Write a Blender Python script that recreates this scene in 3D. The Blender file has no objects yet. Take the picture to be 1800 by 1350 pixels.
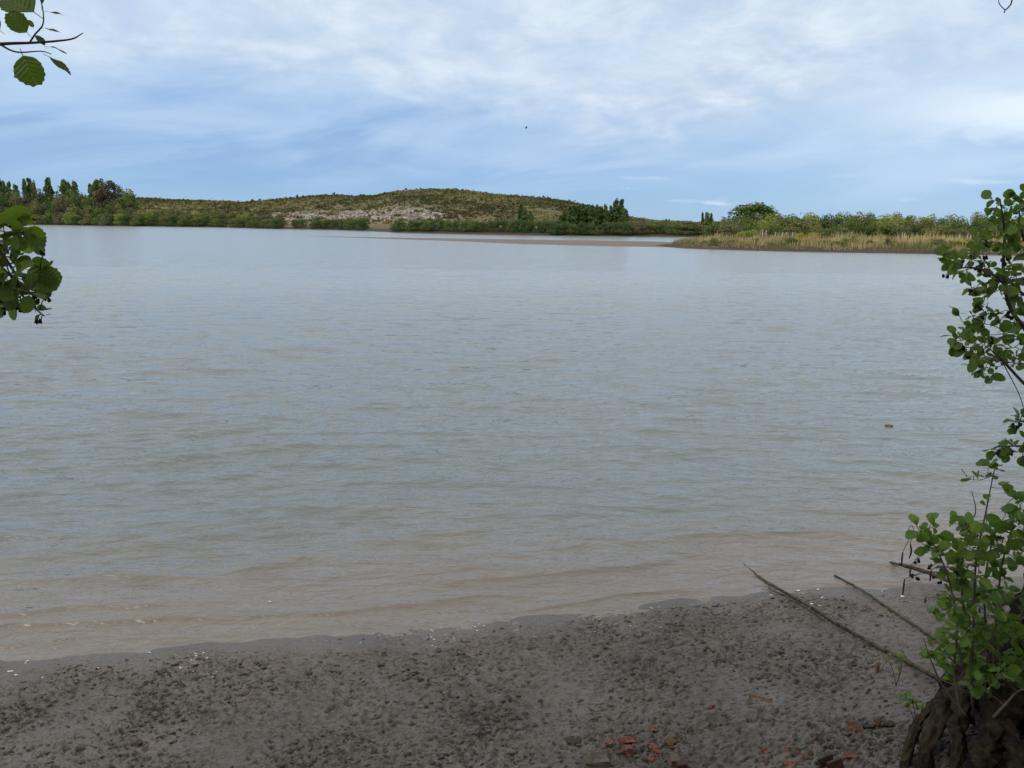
import bpy, bmesh, math, random
import numpy as np
from mathutils import Vector, Matrix, Euler

random.seed(7); RNG = np.random.default_rng(7)
SC = bpy.context.scene; COL = SC.collection
R = math.radians

# ------------------------------------------------------------------ camera
F, CX, CY = 1350.0, 900.0, 675.0
CAM = np.array([0.0, 0.0, 3.6])
PITCH, ROLL = math.atan((675 - 392) / F), math.atan(0.010)
fwd = np.array([0, math.cos(PITCH), -math.sin(PITCH)])
up0 = np.array([0, math.sin(PITCH), math.cos(PITCH)]); rt0 = np.array([1.0, 0, 0])
rt = rt0 * math.cos(ROLL) + up0 * math.sin(ROLL); upv = up0 * math.cos(ROLL) - rt0 * math.sin(ROLL)
cam_data = bpy.data.cameras.new('camera'); cam = bpy.data.objects.new('camera', cam_data); COL.objects.link(cam)
cam_data.sensor_width = 36; cam_data.lens = F / 1800 * 36; cam_data.clip_start = 0.05; cam_data.clip_end = 9000
cam.matrix_world = Matrix(((rt[0], upv[0], -fwd[0], CAM[0]), (rt[1], upv[1], -fwd[1], CAM[1]),
                           (rt[2], upv[2], -fwd[2], CAM[2]), (0, 0, 0, 1)))
SC.camera = cam

# ------------------------------------------------------------------ world / sky
world = bpy.data.worlds.new('World'); SC.world = world; world.use_nodes = True
SUN_EL, SUN_AZ = R(50), R(238)            # sun high on the left, veiled by cloud
def build_sky():
    nt = world.node_tree; N = nt.nodes; L = nt.links; N.clear()
    def nd(t, **k):
        n = N.new(t)
        for a, b in k.items(): setattr(n, a, b)
        return n
    def inp(s, v):
        if hasattr(v, 'is_linked') or hasattr(v, 'links'): L.new(v, s)
        else: s.default_value = v
    def m(op, a, b=0.0, c=None, clamp=False):
        n = nd('ShaderNodeMath', operation=op, use_clamp=clamp); inp(n.inputs[0], a); inp(n.inputs[1], b)
        if c is not None: inp(n.inputs[2], c)
        return n.outputs[0]
    def ss(v, lo, hi):
        n = nd('ShaderNodeMapRange', interpolation_type='SMOOTHSTEP'); inp(n.inputs[0], v); inp(n.inputs[1], lo); inp(n.inputs[2], hi)
        return n.outputs[0]
    def mixc(f, a, b):
        n = nd('ShaderNodeMix', data_type='RGBA'); inp(n.inputs[0], f); inp(n.inputs[6], a); inp(n.inputs[7], b); return n.outputs[2]
    def noise(vec, scale, det=5, rough=0.55, dist=0.0):
        n = nd('ShaderNodeTexNoise'); inp(n.inputs['Vector'], vec); n.inputs['Scale'].default_value = scale
        n.inputs['Detail'].default_value = det; n.inputs['Roughness'].default_value = rough; n.inputs['Distortion'].default_value = dist
        return n.outputs['Fac']
    tc = nd('ShaderNodeTexCoord'); sx = nd('ShaderNodeSeparateXYZ'); L.new(tc.outputs['Generated'], sx.inputs[0])
    X, Y, Z = sx.outputs
    az = m('ARCTAN2', X, Y)
    zz = m('ADD', m('MAXIMUM', Z, 0.0), 0.26)
    cv = nd('ShaderNodeCombineXYZ'); L.new(m('DIVIDE', X, zz), cv.inputs[0]); L.new(m('DIVIDE', Y, zz), cv.inputs[1])
    P = cv.outputs[0]
    n_big = noise(P, 1.3, 4, 0.5, 0.3); n_mid = noise(P, 4.2, 6, 0.58, 0.5); n_fine = noise(P, 11.0, 6, 0.6, 0.5)
    # streaky layered veil low in the sky
    st = nd('ShaderNodeCombineXYZ'); L.new(m('MULTIPLY', az, 2.2), st.inputs[0]); L.new(m('MULTIPLY_ADD', Z, 11.0, m('MULTIPLY', az, -1.3)), st.inputs[1])
    n_str = noise(st.outputs[0], 1.5, 5, 0.55, 0.5)
    # lower edge of the bright cloud deck, as a height over azimuth
    fc = nd('ShaderNodeFloatCurve'); c = fc.mapping.curves[0]
    pts = [(0.0, .40), (.20, .40), (.30, .41), (.42, .385), (.50, .33), (.58, .27), (.64, .30), (.72, .37), (.82, .44), (1.0, .44)]
    c.points[0].location = pts[0]; c.points[1].location = pts[-1]
    for p in pts[1:-1]: c.points.new(*p)
    fc.mapping.update()
    L.new(m('MULTIPLY_ADD', az, 0.5, 0.5, clamp=True), fc.inputs['Value'])
    edge = m('MULTIPLY', fc.outputs[0], 0.40)
    hz = m('ADD', Z, m('MULTIPLY', m('SUBTRACT', n_mid, 0.5), 0.055))
    deck = ss(m('SUBTRACT', hz, edge), -0.034, 0.040)
    light = ss(m('ADD', m('MULTIPLY', n_mid, 0.70), m('MULTIPLY', n_fine, 0.32)), 0.34, 0.72)
    deckc = mixc(light, (0.48, 0.60, 0.765, 1), (0.71, 0.79, 0.88, 1))
    deckc = mixc(m('MULTIPLY', ss(n_big, 0.40, 0.68), 0.35), deckc, (0.47, 0.62, 0.81, 1))
    deckc = mixc(ss(Z, 0.24, 0.60), deckc, (0.74, 0.735, 0.73, 1))     # thick plain overcast overhead
    veilc = mixc(ss(n_str, 0.34, 0.66), (0.265, 0.43, 0.69, 1), (0.42, 0.58, 0.80, 1))
    rightw = ss(az, -0.15, 0.50)
    veilc = mixc(m('MULTIPLY', rightw, 0.45), veilc, (0.54, 0.71, 0.88, 1))
    # one brighter bank of cloud low on the right
    def gauss(a0, z0, wa, wz):
        da = m('DIVIDE', m('SUBTRACT', az, a0), wa); dz = m('DIVIDE', m('SUBTRACT', hz, z0), wz)
        return m('POWER', 2.718, m('MULTIPLY', m('ADD', m('MULTIPLY', da, da), m('MULTIPLY', dz, dz)), -1.0))
    cl = mixc(deck, veilc, deckc)
    cl = mixc(m('MULTIPLY', gauss(0.60, 0.122, 0.17, 0.028), 0.9), cl, (0.80, 0.89, 0.97, 1))
    cl = mixc(m('MULTIPLY', gauss(0.60, 0.085, 0.12, 0.010), 0.55), cl, (0.36, 0.50, 0.75, 1))
    # clear strip above the horizon: a physical sky seen through thinning veil
    clear_m = m('SUBTRACT', 1.0, ss(m('ADD', Z, m('MULTIPLY', m('SUBTRACT', n_str, 0.5), 0.05)), 0.010, 0.080))
    # small white puffs just over the horizon
    pv = nd('ShaderNodeCombineXYZ'); L.new(m('MULTIPLY', az, 9.0), pv.inputs[0]); L.new(m('MULTIPLY', Z, 55.0), pv.inputs[1])
    puff = ss(noise(pv.outputs[0], 1.0, 4, 0.5), 0.57, 0.70)
    puff = m('MULTIPLY', puff, m('MULTIPLY', ss(Z, 0.008, 0.018), m('SUBTRACT', 1.0, ss(Z, 0.045, 0.065))))
    puff = m('MULTIPLY', puff, ss(az, 0.0, 0.15))
    sky = nd('ShaderNodeTexSky', sky_type='NISHITA', sun_disc=False, sun_elevation=SUN_EL, sun_rotation=SUN_AZ)
    sky.air_density = 1.0; sky.dust_density = 0.2; sky.ozone_density = 3.0
    b1 = nd('ShaderNodeBackground'); L.new(sky.outputs[0], b1.inputs[0]); b1.inputs[1].default_value = 0.07
    bh = nd('ShaderNodeBackground'); bh.inputs[0].default_value = (0.26, 0.515, 0.86, 1); bh.inputs[1].default_value = 1.0
    ms0 = nd('ShaderNodeMixShader'); ms0.inputs[0].default_value = 0.65; L.new(b1.outputs[0], ms0.inputs[1]); L.new(bh.outputs[0], ms0.inputs[2])
    b2 = nd('ShaderNodeBackground'); L.new(mixc(m('MULTIPLY', puff, 0.55), cl, (0.75, 0.84, 0.95, 1)), b2.inputs[0]); b2.inputs[1].default_value = 1.0
    ms = nd('ShaderNodeMixShader'); L.new(b1.outputs[0], ms.inputs[1])
    fac = m('SUBTRACT', 1.0, m('MULTIPLY', clear_m, m('SUBTRACT', 0.85, m('MULTIPLY', puff, 0.6))))
    L.new(fac, ms.inputs[0]); L.new(ms0.outputs[0], ms.inputs[1]); L.new(b2.outputs[0], ms.inputs[2])
    out = nd('ShaderNodeOutputWorld'); L.new(ms.outputs[0], out.inputs[0])
build_sky()
sun_d = bpy.data.lights.new('sun', 'SUN'); sun_d.energy = 1.5; sun_d.angle = R(34); sun_d.color = (1.0, 0.95, 0.87)
sun = bpy.data.objects.new('sun', sun_d); COL.objects.link(sun)
# lamp shines along its -Z; direction towards the sun at azimuth SUN_AZ (clockwise from +Y)
sd_ = Vector((math.sin(SUN_AZ) * math.cos(SUN_EL), math.cos(SUN_AZ) * math.cos(SUN_EL), math.sin(SUN_EL)))
sun.rotation_euler = sd_.to_track_quat('Z', 'Y').to_euler()
SC.view_settings.view_transform = 'Standard'; SC.view_settings.look = 'None'
SC.view_settings.exposure = 0.13; SC.view_settings.gamma = 1.0; SC.view_settings.use_curve_mapping = False
SC.cycles.max_bounces = 8; SC.cycles.transparent_max_bounces = 8

# ------------------------------------------------------------------ helpers
def ray(px, py):
    return fwd + rt * (px - CX) / F + upv * (CY - py) / F
def ground(px, py, z=0.0):
    d = ray(px, py); t = (z - CAM[2]) / d[2]; return CAM + d * t
def at(px, py, Y):
    d = ray(px, py); return CAM + d * (Y / d[1])
def px_size(px, py, Y):                # metres per photo pixel at that depth
    return Y / float(np.dot(ray(px, py), [0, 1, 0])) / F
def sstep(a, b, x):
    t = np.clip((x - a) / (b - a), 0, 1); return t * t * (3 - 2 * t)
_perm = np.random.default_rng(3).permutation(512).astype(np.int64)
_grad = np.random.default_rng(4).uniform(0, 2 * math.pi, 512)
def perlin(x, y, seed=0):
    x = np.asarray(x, float); y = np.asarray(y, float)
    xi = np.floor(x).astype(np.int64); yi = np.floor(y).astype(np.int64); xf = x - xi; yf = y - yi
    u = xf * xf * xf * (xf * (xf * 6 - 15) + 10); v = yf * yf * yf * (yf * (yf * 6 - 15) + 10)
    def g(a, b):
        h = _perm[(_perm[(xi + a + seed * 17) & 511] + yi + b) & 511]; t = _grad[h]
        return np.cos(t) * (xf - a) + np.sin(t) * (yf - b)
    a = g(0, 0) * (1 - u) + g(1, 0) * u; b = g(0, 1) * (1 - u) + g(1, 1) * u
    return (a * (1 - v) + b * v) * 1.5
def fbm(x, y, o=4, seed=0, gain=0.5):
    s = 0; a = 1.0; f = 1.0
    for k in range(o): s = s + a * perlin(x * f, y * f, seed + k); a *= gain; f *= 2.03
    return s
def link(o, parent=None):
    COL.objects.link(o)
    if parent is not None: o.parent = parent
    return o
def tag(o, label=None, cat=None, group=None, kind=None):
    if label: o['label'] = label
    if cat: o['category'] = cat
    if group: o['group'] = group
    if kind: o['kind'] = kind
    return o
def empty(name, loc=(0, 0, 0)):
    o = bpy.data.objects.new(name, None); o.empty_display_size = 0.2; o.location = loc; return link(o)
def mesh_np(name, V, faces, mat=None, smooth=False):
    """V (n,3); faces (m,k) array of equal-size polygons"""
    V = np.asarray(V, np.float32); faces = np.asarray(faces, np.int32); k = faces.shape[1]
    me = bpy.data.meshes.new(name); me.vertices.add(len(V)); me.vertices.foreach_set('co', V.ravel())
    me.loops.add(faces.size); me.loops.foreach_set('vertex_index', faces.ravel())
    me.polygons.add(len(faces)); me.polygons.foreach_set('loop_start', np.arange(0, faces.size, k, dtype=np.int32))
    me.polygons.foreach_set('use_smooth', np.full(len(faces), smooth))
    me.update(calc_edges=True)
    if mat: me.materials.append(mat)
    return me
def obj(name, me, parent=None): return link(bpy.data.objects.new(name, me), parent)
def attr(me, name, vals, dom='POINT'):
    a = me.attributes.new(name, 'FLOAT', dom); a.data.foreach_set('value', np.asarray(vals, np.float32).ravel())
def grid_faces(nr, nc):
    i = np.arange((nr - 1) * (nc - 1)); r = i // (nc - 1); c = i % (nc - 1); a = r * nc + c
    return np.stack([a, a + 1, a + nc + 1, a + nc], 1)
def tube_geo(path, radii, seg=6, rough=0.0, seed=0, cap=True):
    path = np.asarray(path, float); n = len(path); radii = np.broadcast_to(np.asarray(radii, float), (n,))
    tan = np.gradient(path, axis=0); tan /= np.linalg.norm(tan, axis=1)[:, None] + 1e-9
    ref = np.array([0, 0, 1.0]) if abs(tan[0][2]) < 0.9 else np.array([1.0, 0, 0])
    V = []; nrm = np.cross(tan[0], ref); nrm /= np.linalg.norm(nrm)
    for i in range(n):
        nrm = nrm - tan[i] * np.dot(nrm, tan[i]); nrm /= np.linalg.norm(nrm) + 1e-9
        bi = np.cross(tan[i], nrm)
        for k in range(seg):
            a = 2 * math.pi * k / seg; rr = radii[i]
            if rough: rr *= 1 + rough * (float(perlin(math.cos(a) * 1.9 + 7.3 * seed, i * 0.22 + math.sin(a) * 1.9, seed)) + 0.6 * float(perlin(math.cos(a) * 4.1 + 3.1 * seed, i * 0.35 + math.sin(a) * 4.1, seed + 5)))
            V.append(path[i] + (nrm * math.cos(a) + bi * math.sin(a)) * rr)
    Fc = []
    for i in range(n - 1):
        for k in range(seg):
            k2 = (k + 1) % seg; Fc.append((i * seg + k, i * seg + k2, (i + 1) * seg + k2, (i + 1) * seg + k))
    return V, Fc
def tube_mesh(name, path, radii, mat, seg=6, rough=0.0, seed=0, smooth=True):
    V, Fc = tube_geo(path, radii, seg, rough, seed); n = len(path)
    me = bpy.data.meshes.new(name)
    fs = [tuple(f) for f in Fc] + [tuple(range(seg))[::-1], tuple((n - 1) * seg + k for k in range(seg))]
    me.from_pydata([tuple(v) for v in V], [], fs); me.materials.append(mat)
    me.polygons.foreach_set('use_smooth', [smooth] * len(me.polygons)); me.update(); return me
def smooth_path(pts, n):
    """Catmull-Rom through the points"""
    P = np.asarray(pts, float); P = np.vstack([2 * P[0] - P[1], P, 2 * P[-1] - P[-2]]); m = len(P) - 3; out = []
    for s in np.linspace(0, m - 1e-6, n):
        i = int(s); t = s - i; a, b, c, d = P[i:i + 4]
        out.append(0.5 * ((2 * b) + (-a + c) * t + (2 * a - 5 * b + 4 * c - d) * t * t + (-a + 3 * b - 3 * c + d) * t ** 3))
    return np.array(out)

# ------------------------------------------------------------------ materials
class Mat:
    def __init__(s, name):
        s.m = bpy.data.materials.new(name); s.m.use_nodes = True; s.nt = s.m.node_tree; s.N = s.nt.nodes; s.L = s.nt.links
        s.bsdf = s.N['Principled BSDF']; s.out = s.N['Material Output']
    def nd(s, t, **k):
        n = s.N.new(t)
        for a, b in k.items(): setattr(n, a, b)
        return n
    def inp(s, so, v):
        if hasattr(v, 'links'): s.L.new(v, so)
        else: so.default_value = v
    def math(s, op, a, b=0.0, clamp=False):
        n = s.nd('ShaderNodeMath', operation=op, use_clamp=clamp); s.inp(n.inputs[0], a); s.inp(n.inputs[1], b); return n.outputs[0]
    def ss(s, v, lo, hi, a=0.0, b=1.0):
        n = s.nd('ShaderNodeMapRange', interpolation_type='SMOOTHSTEP'); s.inp(n.inputs[0], v)
        for i, x in enumerate((lo, hi, a, b)): n.inputs[i + 1].default_value = x
        return n.outputs[0]
    def mix(s, f, a, b):
        n = s.nd('ShaderNodeMix', data_type='RGBA'); s.inp(n.inputs[0], f)
        for i, v in ((6, a), (7, b)): s.inp(n.inputs[i], v if hasattr(v, 'links') else (*v[:3], 1))
        return n.outputs[2]
    def coord(s, scale=(1, 1, 1), kind='Object', rot=(0, 0, 0)):
        tc = s.nd('ShaderNodeTexCoord'); mp = s.nd('ShaderNodeMapping'); s.L.new(tc.outputs[kind], mp.inputs[0])
        mp.inputs['Scale'].default_value = scale; mp.inputs['Rotation'].default_value = rot; return mp.outputs[0]
    def noise(s, vec, scale, det=4, rough=0.55, dist=0.0):
        n = s.nd('ShaderNodeTexNoise'); s.L.new(vec, n.inputs['Vector']); n.inputs['Scale'].default_value = scale
        n.inputs['Detail'].default_value = det; n.inputs['Roughness'].default_value = rough; n.inputs['Distortion'].default_value = dist
        return n.outputs['Fac']
    def attr(s, name):
        return s.nd('ShaderNodeAttribute', attribute_name=name).outputs['Fac']
    def bump(s, h, strength, dist, normal=None):
        n = s.nd('ShaderNodeBump'); n.inputs['Strength'].default_value = strength; n.inputs['Distance'].default_value = dist
        s.L.new(h, n.inputs['Height'])
        if normal: s.L.new(normal, n.inputs['Normal'])
        return n.outputs[0]
    def set(s, **k):
        for a, v in k.items():
            a = {'color': 'Base Color', 'rough': 'Roughness', 'spec': 'Specular IOR Level', 'normal': 'Normal', 'ior': 'IOR'}[a]
            s.inp(s.bsdf.inputs[a], (*v[:3], 1) if a == 'Base Color' and not hasattr(v, 'links') else v)
        return s
def leaf_mat(name, dark, light, trans=0.35, rough=0.55, spec=0.4, hue_var=0.25, attr_tint=True):
    M = Mat(name)
    t = M.attr('tint') if attr_tint else M.nd('ShaderNodeObjectInfo').outputs['Random']
    rnd = M.nd('ShaderNodeObjectInfo').outputs['Random']
    col = M.mix(M.math('ADD', M.math('MULTIPLY', t, 1 - hue_var), M.math('MULTIPLY', rnd, hue_var), clamp=True), dark, light)
    if not attr_tint:                      # near leaves: side veins, a midrib and a few brown spots
        sx = M.nd('ShaderNodeSeparateXYZ'); M.L.new(M.nd('ShaderNodeTexCoord').outputs['Object'], sx.inputs[0])
        ay = M.math('ABSOLUTE', sx.outputs[1]); w = M.math('SINE', M.math('MULTIPLY', M.math('SUBTRACT', sx.outputs[0], M.math('MULTIPLY', ay, 0.7)), 44.0))
        vein = M.math('MAXIMUM', M.ss(w, 0.80, 1.0), M.ss(ay, 0.022, 0.010)); col = M.mix(M.math('MULTIPLY', vein, 0.45), col, (light[0] * 1.5, light[1] * 1.25, light[2] * 1.5))
        sp = M.noise(M.coord(), 5.0, 4, 0.6); col = M.mix(M.math('MULTIPLY', M.ss(sp, 0.62, 0.70), M.math('MULTIPLY', rnd, 0.7)), col, (0.13, 0.09, 0.03))
        M.set(normal=M.bump(w, 0.35, 0.004))
    M.set(color=col, rough=rough, spec=spec)
    tr = M.nd('ShaderNodeBsdfTranslucent'); tcol = M.mix(0.35, col, (light[0] * 1.3, light[1] * 1.25, light[2] * 0.5)); M.L.new(tcol, tr.inputs[0])
    mx = M.nd('ShaderNodeMixShader'); mx.inputs[0].default_value = trans; M.L.new(M.bsdf.outputs[0], mx.inputs[1]); M.L.new(tr.outputs[0], mx.inputs[2])
    M.L.new(mx.outputs[0], M.out.inputs[0]); return M.m
def wood_mat(name, a, b, scale=(1, 1, 1), nscale=14, bump=0.6, rough=0.85, bd=0.01):
    M = Mat(name); v = M.coord(scale); n = M.noise(v, nscale, 6, 0.65, 0.6); n2 = M.noise(v, nscale * 0.25, 3)
    f = M.math('ADD', M.math('MULTIPLY', n, 0.7), M.math('MULTIPLY', n2, 0.5)); M.set(color=M.mix(M.ss(f, 0.4, 0.8), a, b), rough=rough, spec=0.25, normal=M.bump(n, bump, bd)); return M.m

MAT = {}
def far_terrain_mat():
    M = Mat('far_terrain'); v = M.coord()
    n1 = M.noise(v, 0.035, 5, 0.6); n2 = M.noise(v, 0.22, 5, 0.65); n3 = M.noise(v, 0.012, 3, 0.5)
    soil = M.mix(n2, (0.105, 0.075, 0.047), (0.20, 0.148, 0.092))
    grass = M.mix(n2, (0.075, 0.075, 0.028), (0.165, 0.145, 0.058))
    c = M.mix(M.ss(n1, 0.38, 0.62), soil, grass)
    c = M.mix(M.ss(n3, 0.5, 0.7), c, M.mix(n2, (0.10, 0.092, 0.034), (0.21, 0.18, 0.065)))
    pale = M.attr('pale'); c = M.mix(M.math('MULTIPLY', pale, M.ss(n2, 0.3, 0.6)), c, M.mix(n2, (0.30, 0.23, 0.18), (0.52, 0.44, 0.37)))
    c = M.mix(M.attr('mud'), c, M.mix(n2, (0.15, 0.122, 0.103), (0.23, 0.19, 0.165)))
    c = M.mix(M.attr('edge'), c, M.mix(n2, (0.045, 0.034, 0.026), (0.095, 0.070, 0.055)))
    M.set(color=c, rough=0.9, spec=0.2, normal=M.bump(n2, 0.6, 0.6)); return M.m
def mud_mat():
    M = Mat('wet_mud'); v = M.coord(); va = M.coord((1, 1.5, 1))
    n1 = M.noise(v, 1.1, 5, 0.6); n2 = M.noise(va, 16, 6, 0.65, 0.3); n3 = M.noise(v, 60, 4, 0.6)
    base = M.mix(M.ss(n1, 0.35, 0.65), (0.094, 0.079, 0.066), (0.130, 0.110, 0.094))
    base = M.mix(M.ss(n2, 0.44, 0.32), base, (0.062, 0.051, 0.043))
    base = M.mix(M.math('MULTIPLY', M.ss(n3, 0.60, 0.72), 0.5), base, (0.06, 0.05, 0.04))
    base = M.mix(M.math('MULTIPLY', M.attr('lump'), 0.9), base, (0.034, 0.028, 0.021))  # pits and crests coloured darker; in the pits this paints their shade
    wet = M.attr('wet')
    rough = M.math('SUBTRACT', M.ss(n2, 0.35, 0.65, 0.26, 0.52), M.math('MULTIPLY', wet, 0.05))
    M.set(color=base, rough=rough, spec=0.65, normal=M.bump(n3, 0.5, 0.008, M.bump(n2, 0.7, 0.03))); return M.m
def water_mat():
    M = Mat('turbid_water'); sh = M.attr('shallow')
    v = M.coord(); va = M.coord((0.55, 1.4, 1), rot=(0, 0, R(8))); vb = M.coord((0.6, 1.3, 1), rot=(0, 0, R(-17))); vc = M.coord((0.16, 0.55, 1))
    n0 = M.noise(v, 0.06, 3, 0.5)
    c = M.mix(sh, (0.150, 0.173, 0.172), (0.192, 0.168, 0.143))
    c = M.mix(M.math('MULTIPLY', M.ss(n0, 0.45, 0.65), 0.1), c, (0.165, 0.155, 0.132))
    c = M.mix(M.attr('open'), c, (0.285, 0.325, 0.340))  # far water painted lighter, in place of a brighter sky reflection
    a = M.noise(va, 3.2, 4, 0.6, 0.5); b = M.noise(vb, 6.5, 3, 0.55, 0.4); d = M.noise(vc, 1.1, 4, 0.6, 0.5)
    n = M.bump(d, 0.45, 0.38); n = M.bump(a, 0.65, 0.10, n); n = M.bump(b, 0.7, 0.030, n)
    M.set(color=c, rough=M.math('ADD', M.math('MULTIPLY', M.attr('open'), 0.12), 0.05), ior=1.333, spec=0.8, normal=n); return M.m
MAT['terrain'] = far_terrain_mat(); MAT['mud'] = mud_mat(); MAT['water'] = water_mat()
MAT['bank'] = wood_mat('bank_earth', (0.04, 0.033, 0.025), (0.09, 0.075, 0.055), (1, 1, 1), 6, 0.8, 0.95, 0.03)
MAT['bark'] = wood_mat('alder_bark', (0.007, 0.006, 0.005), (0.034, 0.028, 0.022), (1, 1, 0.35), 26, 0.9, 0.9, 0.012)
MAT['root'] = wood_mat('mossy_root', (0.006, 0.005, 0.004), (0.055, 0.041, 0.023), (1, 1, 0.6), 18, 1.0, 0.9, 0.03)
MAT['twig'] = wood_mat('twig_bark', (0.035, 0.028, 0.024), (0.11, 0.09, 0.075), (1, 1, 1), 60, 0.3, 0.7, 0.002)
MAT['shoot'] = wood_mat('young_stem', (0.07, 0.06, 0.042), (0.17, 0.15, 0.105), (1, 1, 1), 50, 0.3, 0.7, 0.002)
MAT['pole'] = wood_mat('weathered_pole', (0.022, 0.020, 0.012), (0.115, 0.102, 0.070), (1, 1, 1), 22, 0.7, 0.8, 0.006)
MAT['fartrunk'] = wood_mat('pale_trunk', (0.08, 0.07, 0.055), (0.22, 0.19, 0.15), (1, 1, .3), 3, 0.4, 0.9, 0.05)
MAT['brick'] = wood_mat('red_brick', (0.10, 0.042, 0.030), (0.24, 0.105, 0.075), (1, 1, 1), 60, 0.6, 0.85, 0.004)
MAT['darkbrick'] = wood_mat('soaked_brick', (0.030, 0.016, 0.012), (0.075, 0.040, 0.030), (1, 1, 1), 50, 0.5, 0.6, 0.004)
MAT['tanbrick'] = wood_mat('worn_brick', (0.08, 0.06, 0.045), (0.18, 0.14, 0.105), (1, 1, 1), 50, 0.6, 0.85, 0.004)
MAT['stone'] = wood_mat('muddy_stone', (0.06, 0.053, 0.04), (0.15, 0.13, 0.10), (1, 1, 1), 25, 0.7, 0.8, 0.008)
MAT['clod'] = wood_mat('dark_clod', (0.026, 0.020, 0.014), (0.085, 0.068, 0.052), (1, 1, 1), 40, 0.6, 0.6, 0.006)
MAT['deadleaf'] = wood_mat('dead_leaf', (0.07, 0.035, 0.016), (0.17, 0.085, 0.04), (1, 1, 1), 40, 0.4, 0.7, 0.004)
MAT['shell'] = Mat('plain_white').set(color=(0.82, 0.81, 0.78), rough=0.35).m
MAT['cone'] = wood_mat('alder_cone', (0.010, 0.008, 0.007), (0.035, 0.026, 0.020), (1, 1, 1), 150, 0.8, 0.8, 0.003)
MAT['catkin'] = wood_mat('catkin', (0.05, 0.028, 0.018), (0.14, 0.08, 0.05), (1, 1, 1), 200, 0.8, 0.8, 0.002)
MAT['rock'] = wood_mat('pale_rock', (0.24, 0.20, 0.165), (0.60, 0.545, 0.49), (1, 1, 2.2), 0.7, 0.8, 0.9, 0.3)
MAT['post'] = wood_mat('grey_post', (0.30, 0.27, 0.22), (0.5, 0.45, 0.38), (1, 1, .3), 5, 0.3, 0.9, 0.02)
MAT['bird'] = Mat('dark_bird').set(color=(0.03, 0.03, 0.035), rough=0.7).m
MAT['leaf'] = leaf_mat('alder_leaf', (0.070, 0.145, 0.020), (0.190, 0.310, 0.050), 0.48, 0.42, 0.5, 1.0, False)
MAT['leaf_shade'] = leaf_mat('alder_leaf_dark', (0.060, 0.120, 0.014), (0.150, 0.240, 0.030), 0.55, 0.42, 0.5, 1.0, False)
MAT['leafmass'] = leaf_mat('alder_canopy', (0.03, 0.07, 0.012), (0.07, 0.13, 0.022), 0.35, 0.5, 0.4, 0.1)
MAT['f_dark'] = leaf_mat('foliage_dark', (0.047, 0.080, 0.030), (0.127, 0.190, 0.061), 0.2, 0.8, 0.15)
MAT['f_mid'] = leaf_mat('foliage_mid', (0.077, 0.115, 0.033), (0.200, 0.255, 0.072), 0.2, 0.8, 0.15)
MAT['f_olive'] = leaf_mat('foliage_olive', (0.110, 0.121, 0.041), (0.283, 0.283, 0.103), 0.2, 0.8, 0.15)
MAT['f_grey'] = leaf_mat('foliage_grey', (0.110, 0.116, 0.061), (0.262, 0.259, 0.138), 0.2, 0.85, 0.1)
MAT['f_yellow'] = leaf_mat('foliage_yellow', (0.262, 0.221, 0.041), (0.580, 0.483, 0.110), 0.25, 0.8, 0.15)
MAT['f_lime'] = leaf_mat('foliage_lime', (0.166, 0.214, 0.044), (0.373, 0.414, 0.110), 0.25, 0.8, 0.15)
MAT['f_brown'] = leaf_mat('foliage_brown', (0.050, 0.050, 0.030), (0.185, 0.155, 0.090), 0.15, 0.85, 0.1)
MAT['f_poplar'] = leaf_mat('foliage_poplar', (0.063, 0.102, 0.036), (0.179, 0.235, 0.076), 0.2, 0.8, 0.15)
MAT['straw'] = leaf_mat('reed_straw', (0.130, 0.150, 0.050), (0.620, 0.490, 0.270), 0.25, 0.85, 0.1, 0.0)
MAT['scrub'] = leaf_mat('scrub', (0.050, 0.058, 0.026), (0.290, 0.262, 0.110), 0.15, 0.9, 0.1, 0.0)

# ------------------------------------------------------------------ far terrain (land beyond the water)
land_px = [(-1500, 379), (-400, 389.2), (0, 394.0), (200, 397.3), (400, 400), (480, 402.5), (600, 404.5), (700, 409), (850, 412.5), (1000, 415), (1170, 416.5), (1262, 417.5)]
spit_px = [(1225, 420.5), (1150, 432.5), (1200, 436.5), (1250, 438.8), (1400, 443), (1600, 446.2), (1800, 450), (2100, 456), (2700, 470)]
bar_px = [(520, 414.2), (700, 418.4), (980, 422.6), (1180, 425.6), (1180, 435.0), (1050, 432.6), (900, 428.6), (800, 424.0), (700, 420.6)]
LAND = [ground(*p)[:2] for p in land_px + spit_px]
LAND = np.array(LAND + [np.array([900.0, 90.0]), np.array([4200.0, 90.0]), np.array([4200.0, 4200.0]), np.array([-4200.0, 4200.0]), np.array([-4200.0, LAND[0][1]])])
BAR = np.array([ground(*p)[:2] for p in bar_px])
def sdf(poly, x, y):
    d2 = np.full(x.shape, 1e12); inside = np.zeros(x.shape, bool); n = len(poly)
    for i in range(n):
        a = poly[i]; b = poly[(i + 1) % n]; e = b - a; wx = x - a[0]; wy = y - a[1]
        t = np.clip((wx * e[0] + wy * e[1]) / (e @ e + 1e-9), 0, 1)
        d2 = np.minimum(d2, (wx - t * e[0]) ** 2 + (wy - t * e[1]) ** 2)
        c = ((a[1] > y) != (b[1] > y)) & (x < (b[0] - a[0]) * (y - a[1]) / (b[1] - a[1] + 1e-12) + a[0]); inside ^= c
    return np.where(inside, 1, -1) * np.sqrt(d2)
crest = [(-700, 348, 950), (-100, 353, 950), (100, 352, 900), (240, 351, 850), (340, 355, 760), (430, 358, 680), (500, 351.5, 600), (580, 346, 560), (632, 348, 540), (665, 345, 530), (700, 338.5, 520),
         (740, 336, 515), (800, 337.5, 510), (850, 342, 500), (900, 347, 495), (960, 353.5, 485), (1000, 359.5, 480), (1050, 369, 470), (1100, 383, 460), (1150, 390, 460), (1220, 395, 460), (1500, 397, 500), (1900, 400, 500), (2600, 404, 600)]
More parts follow.
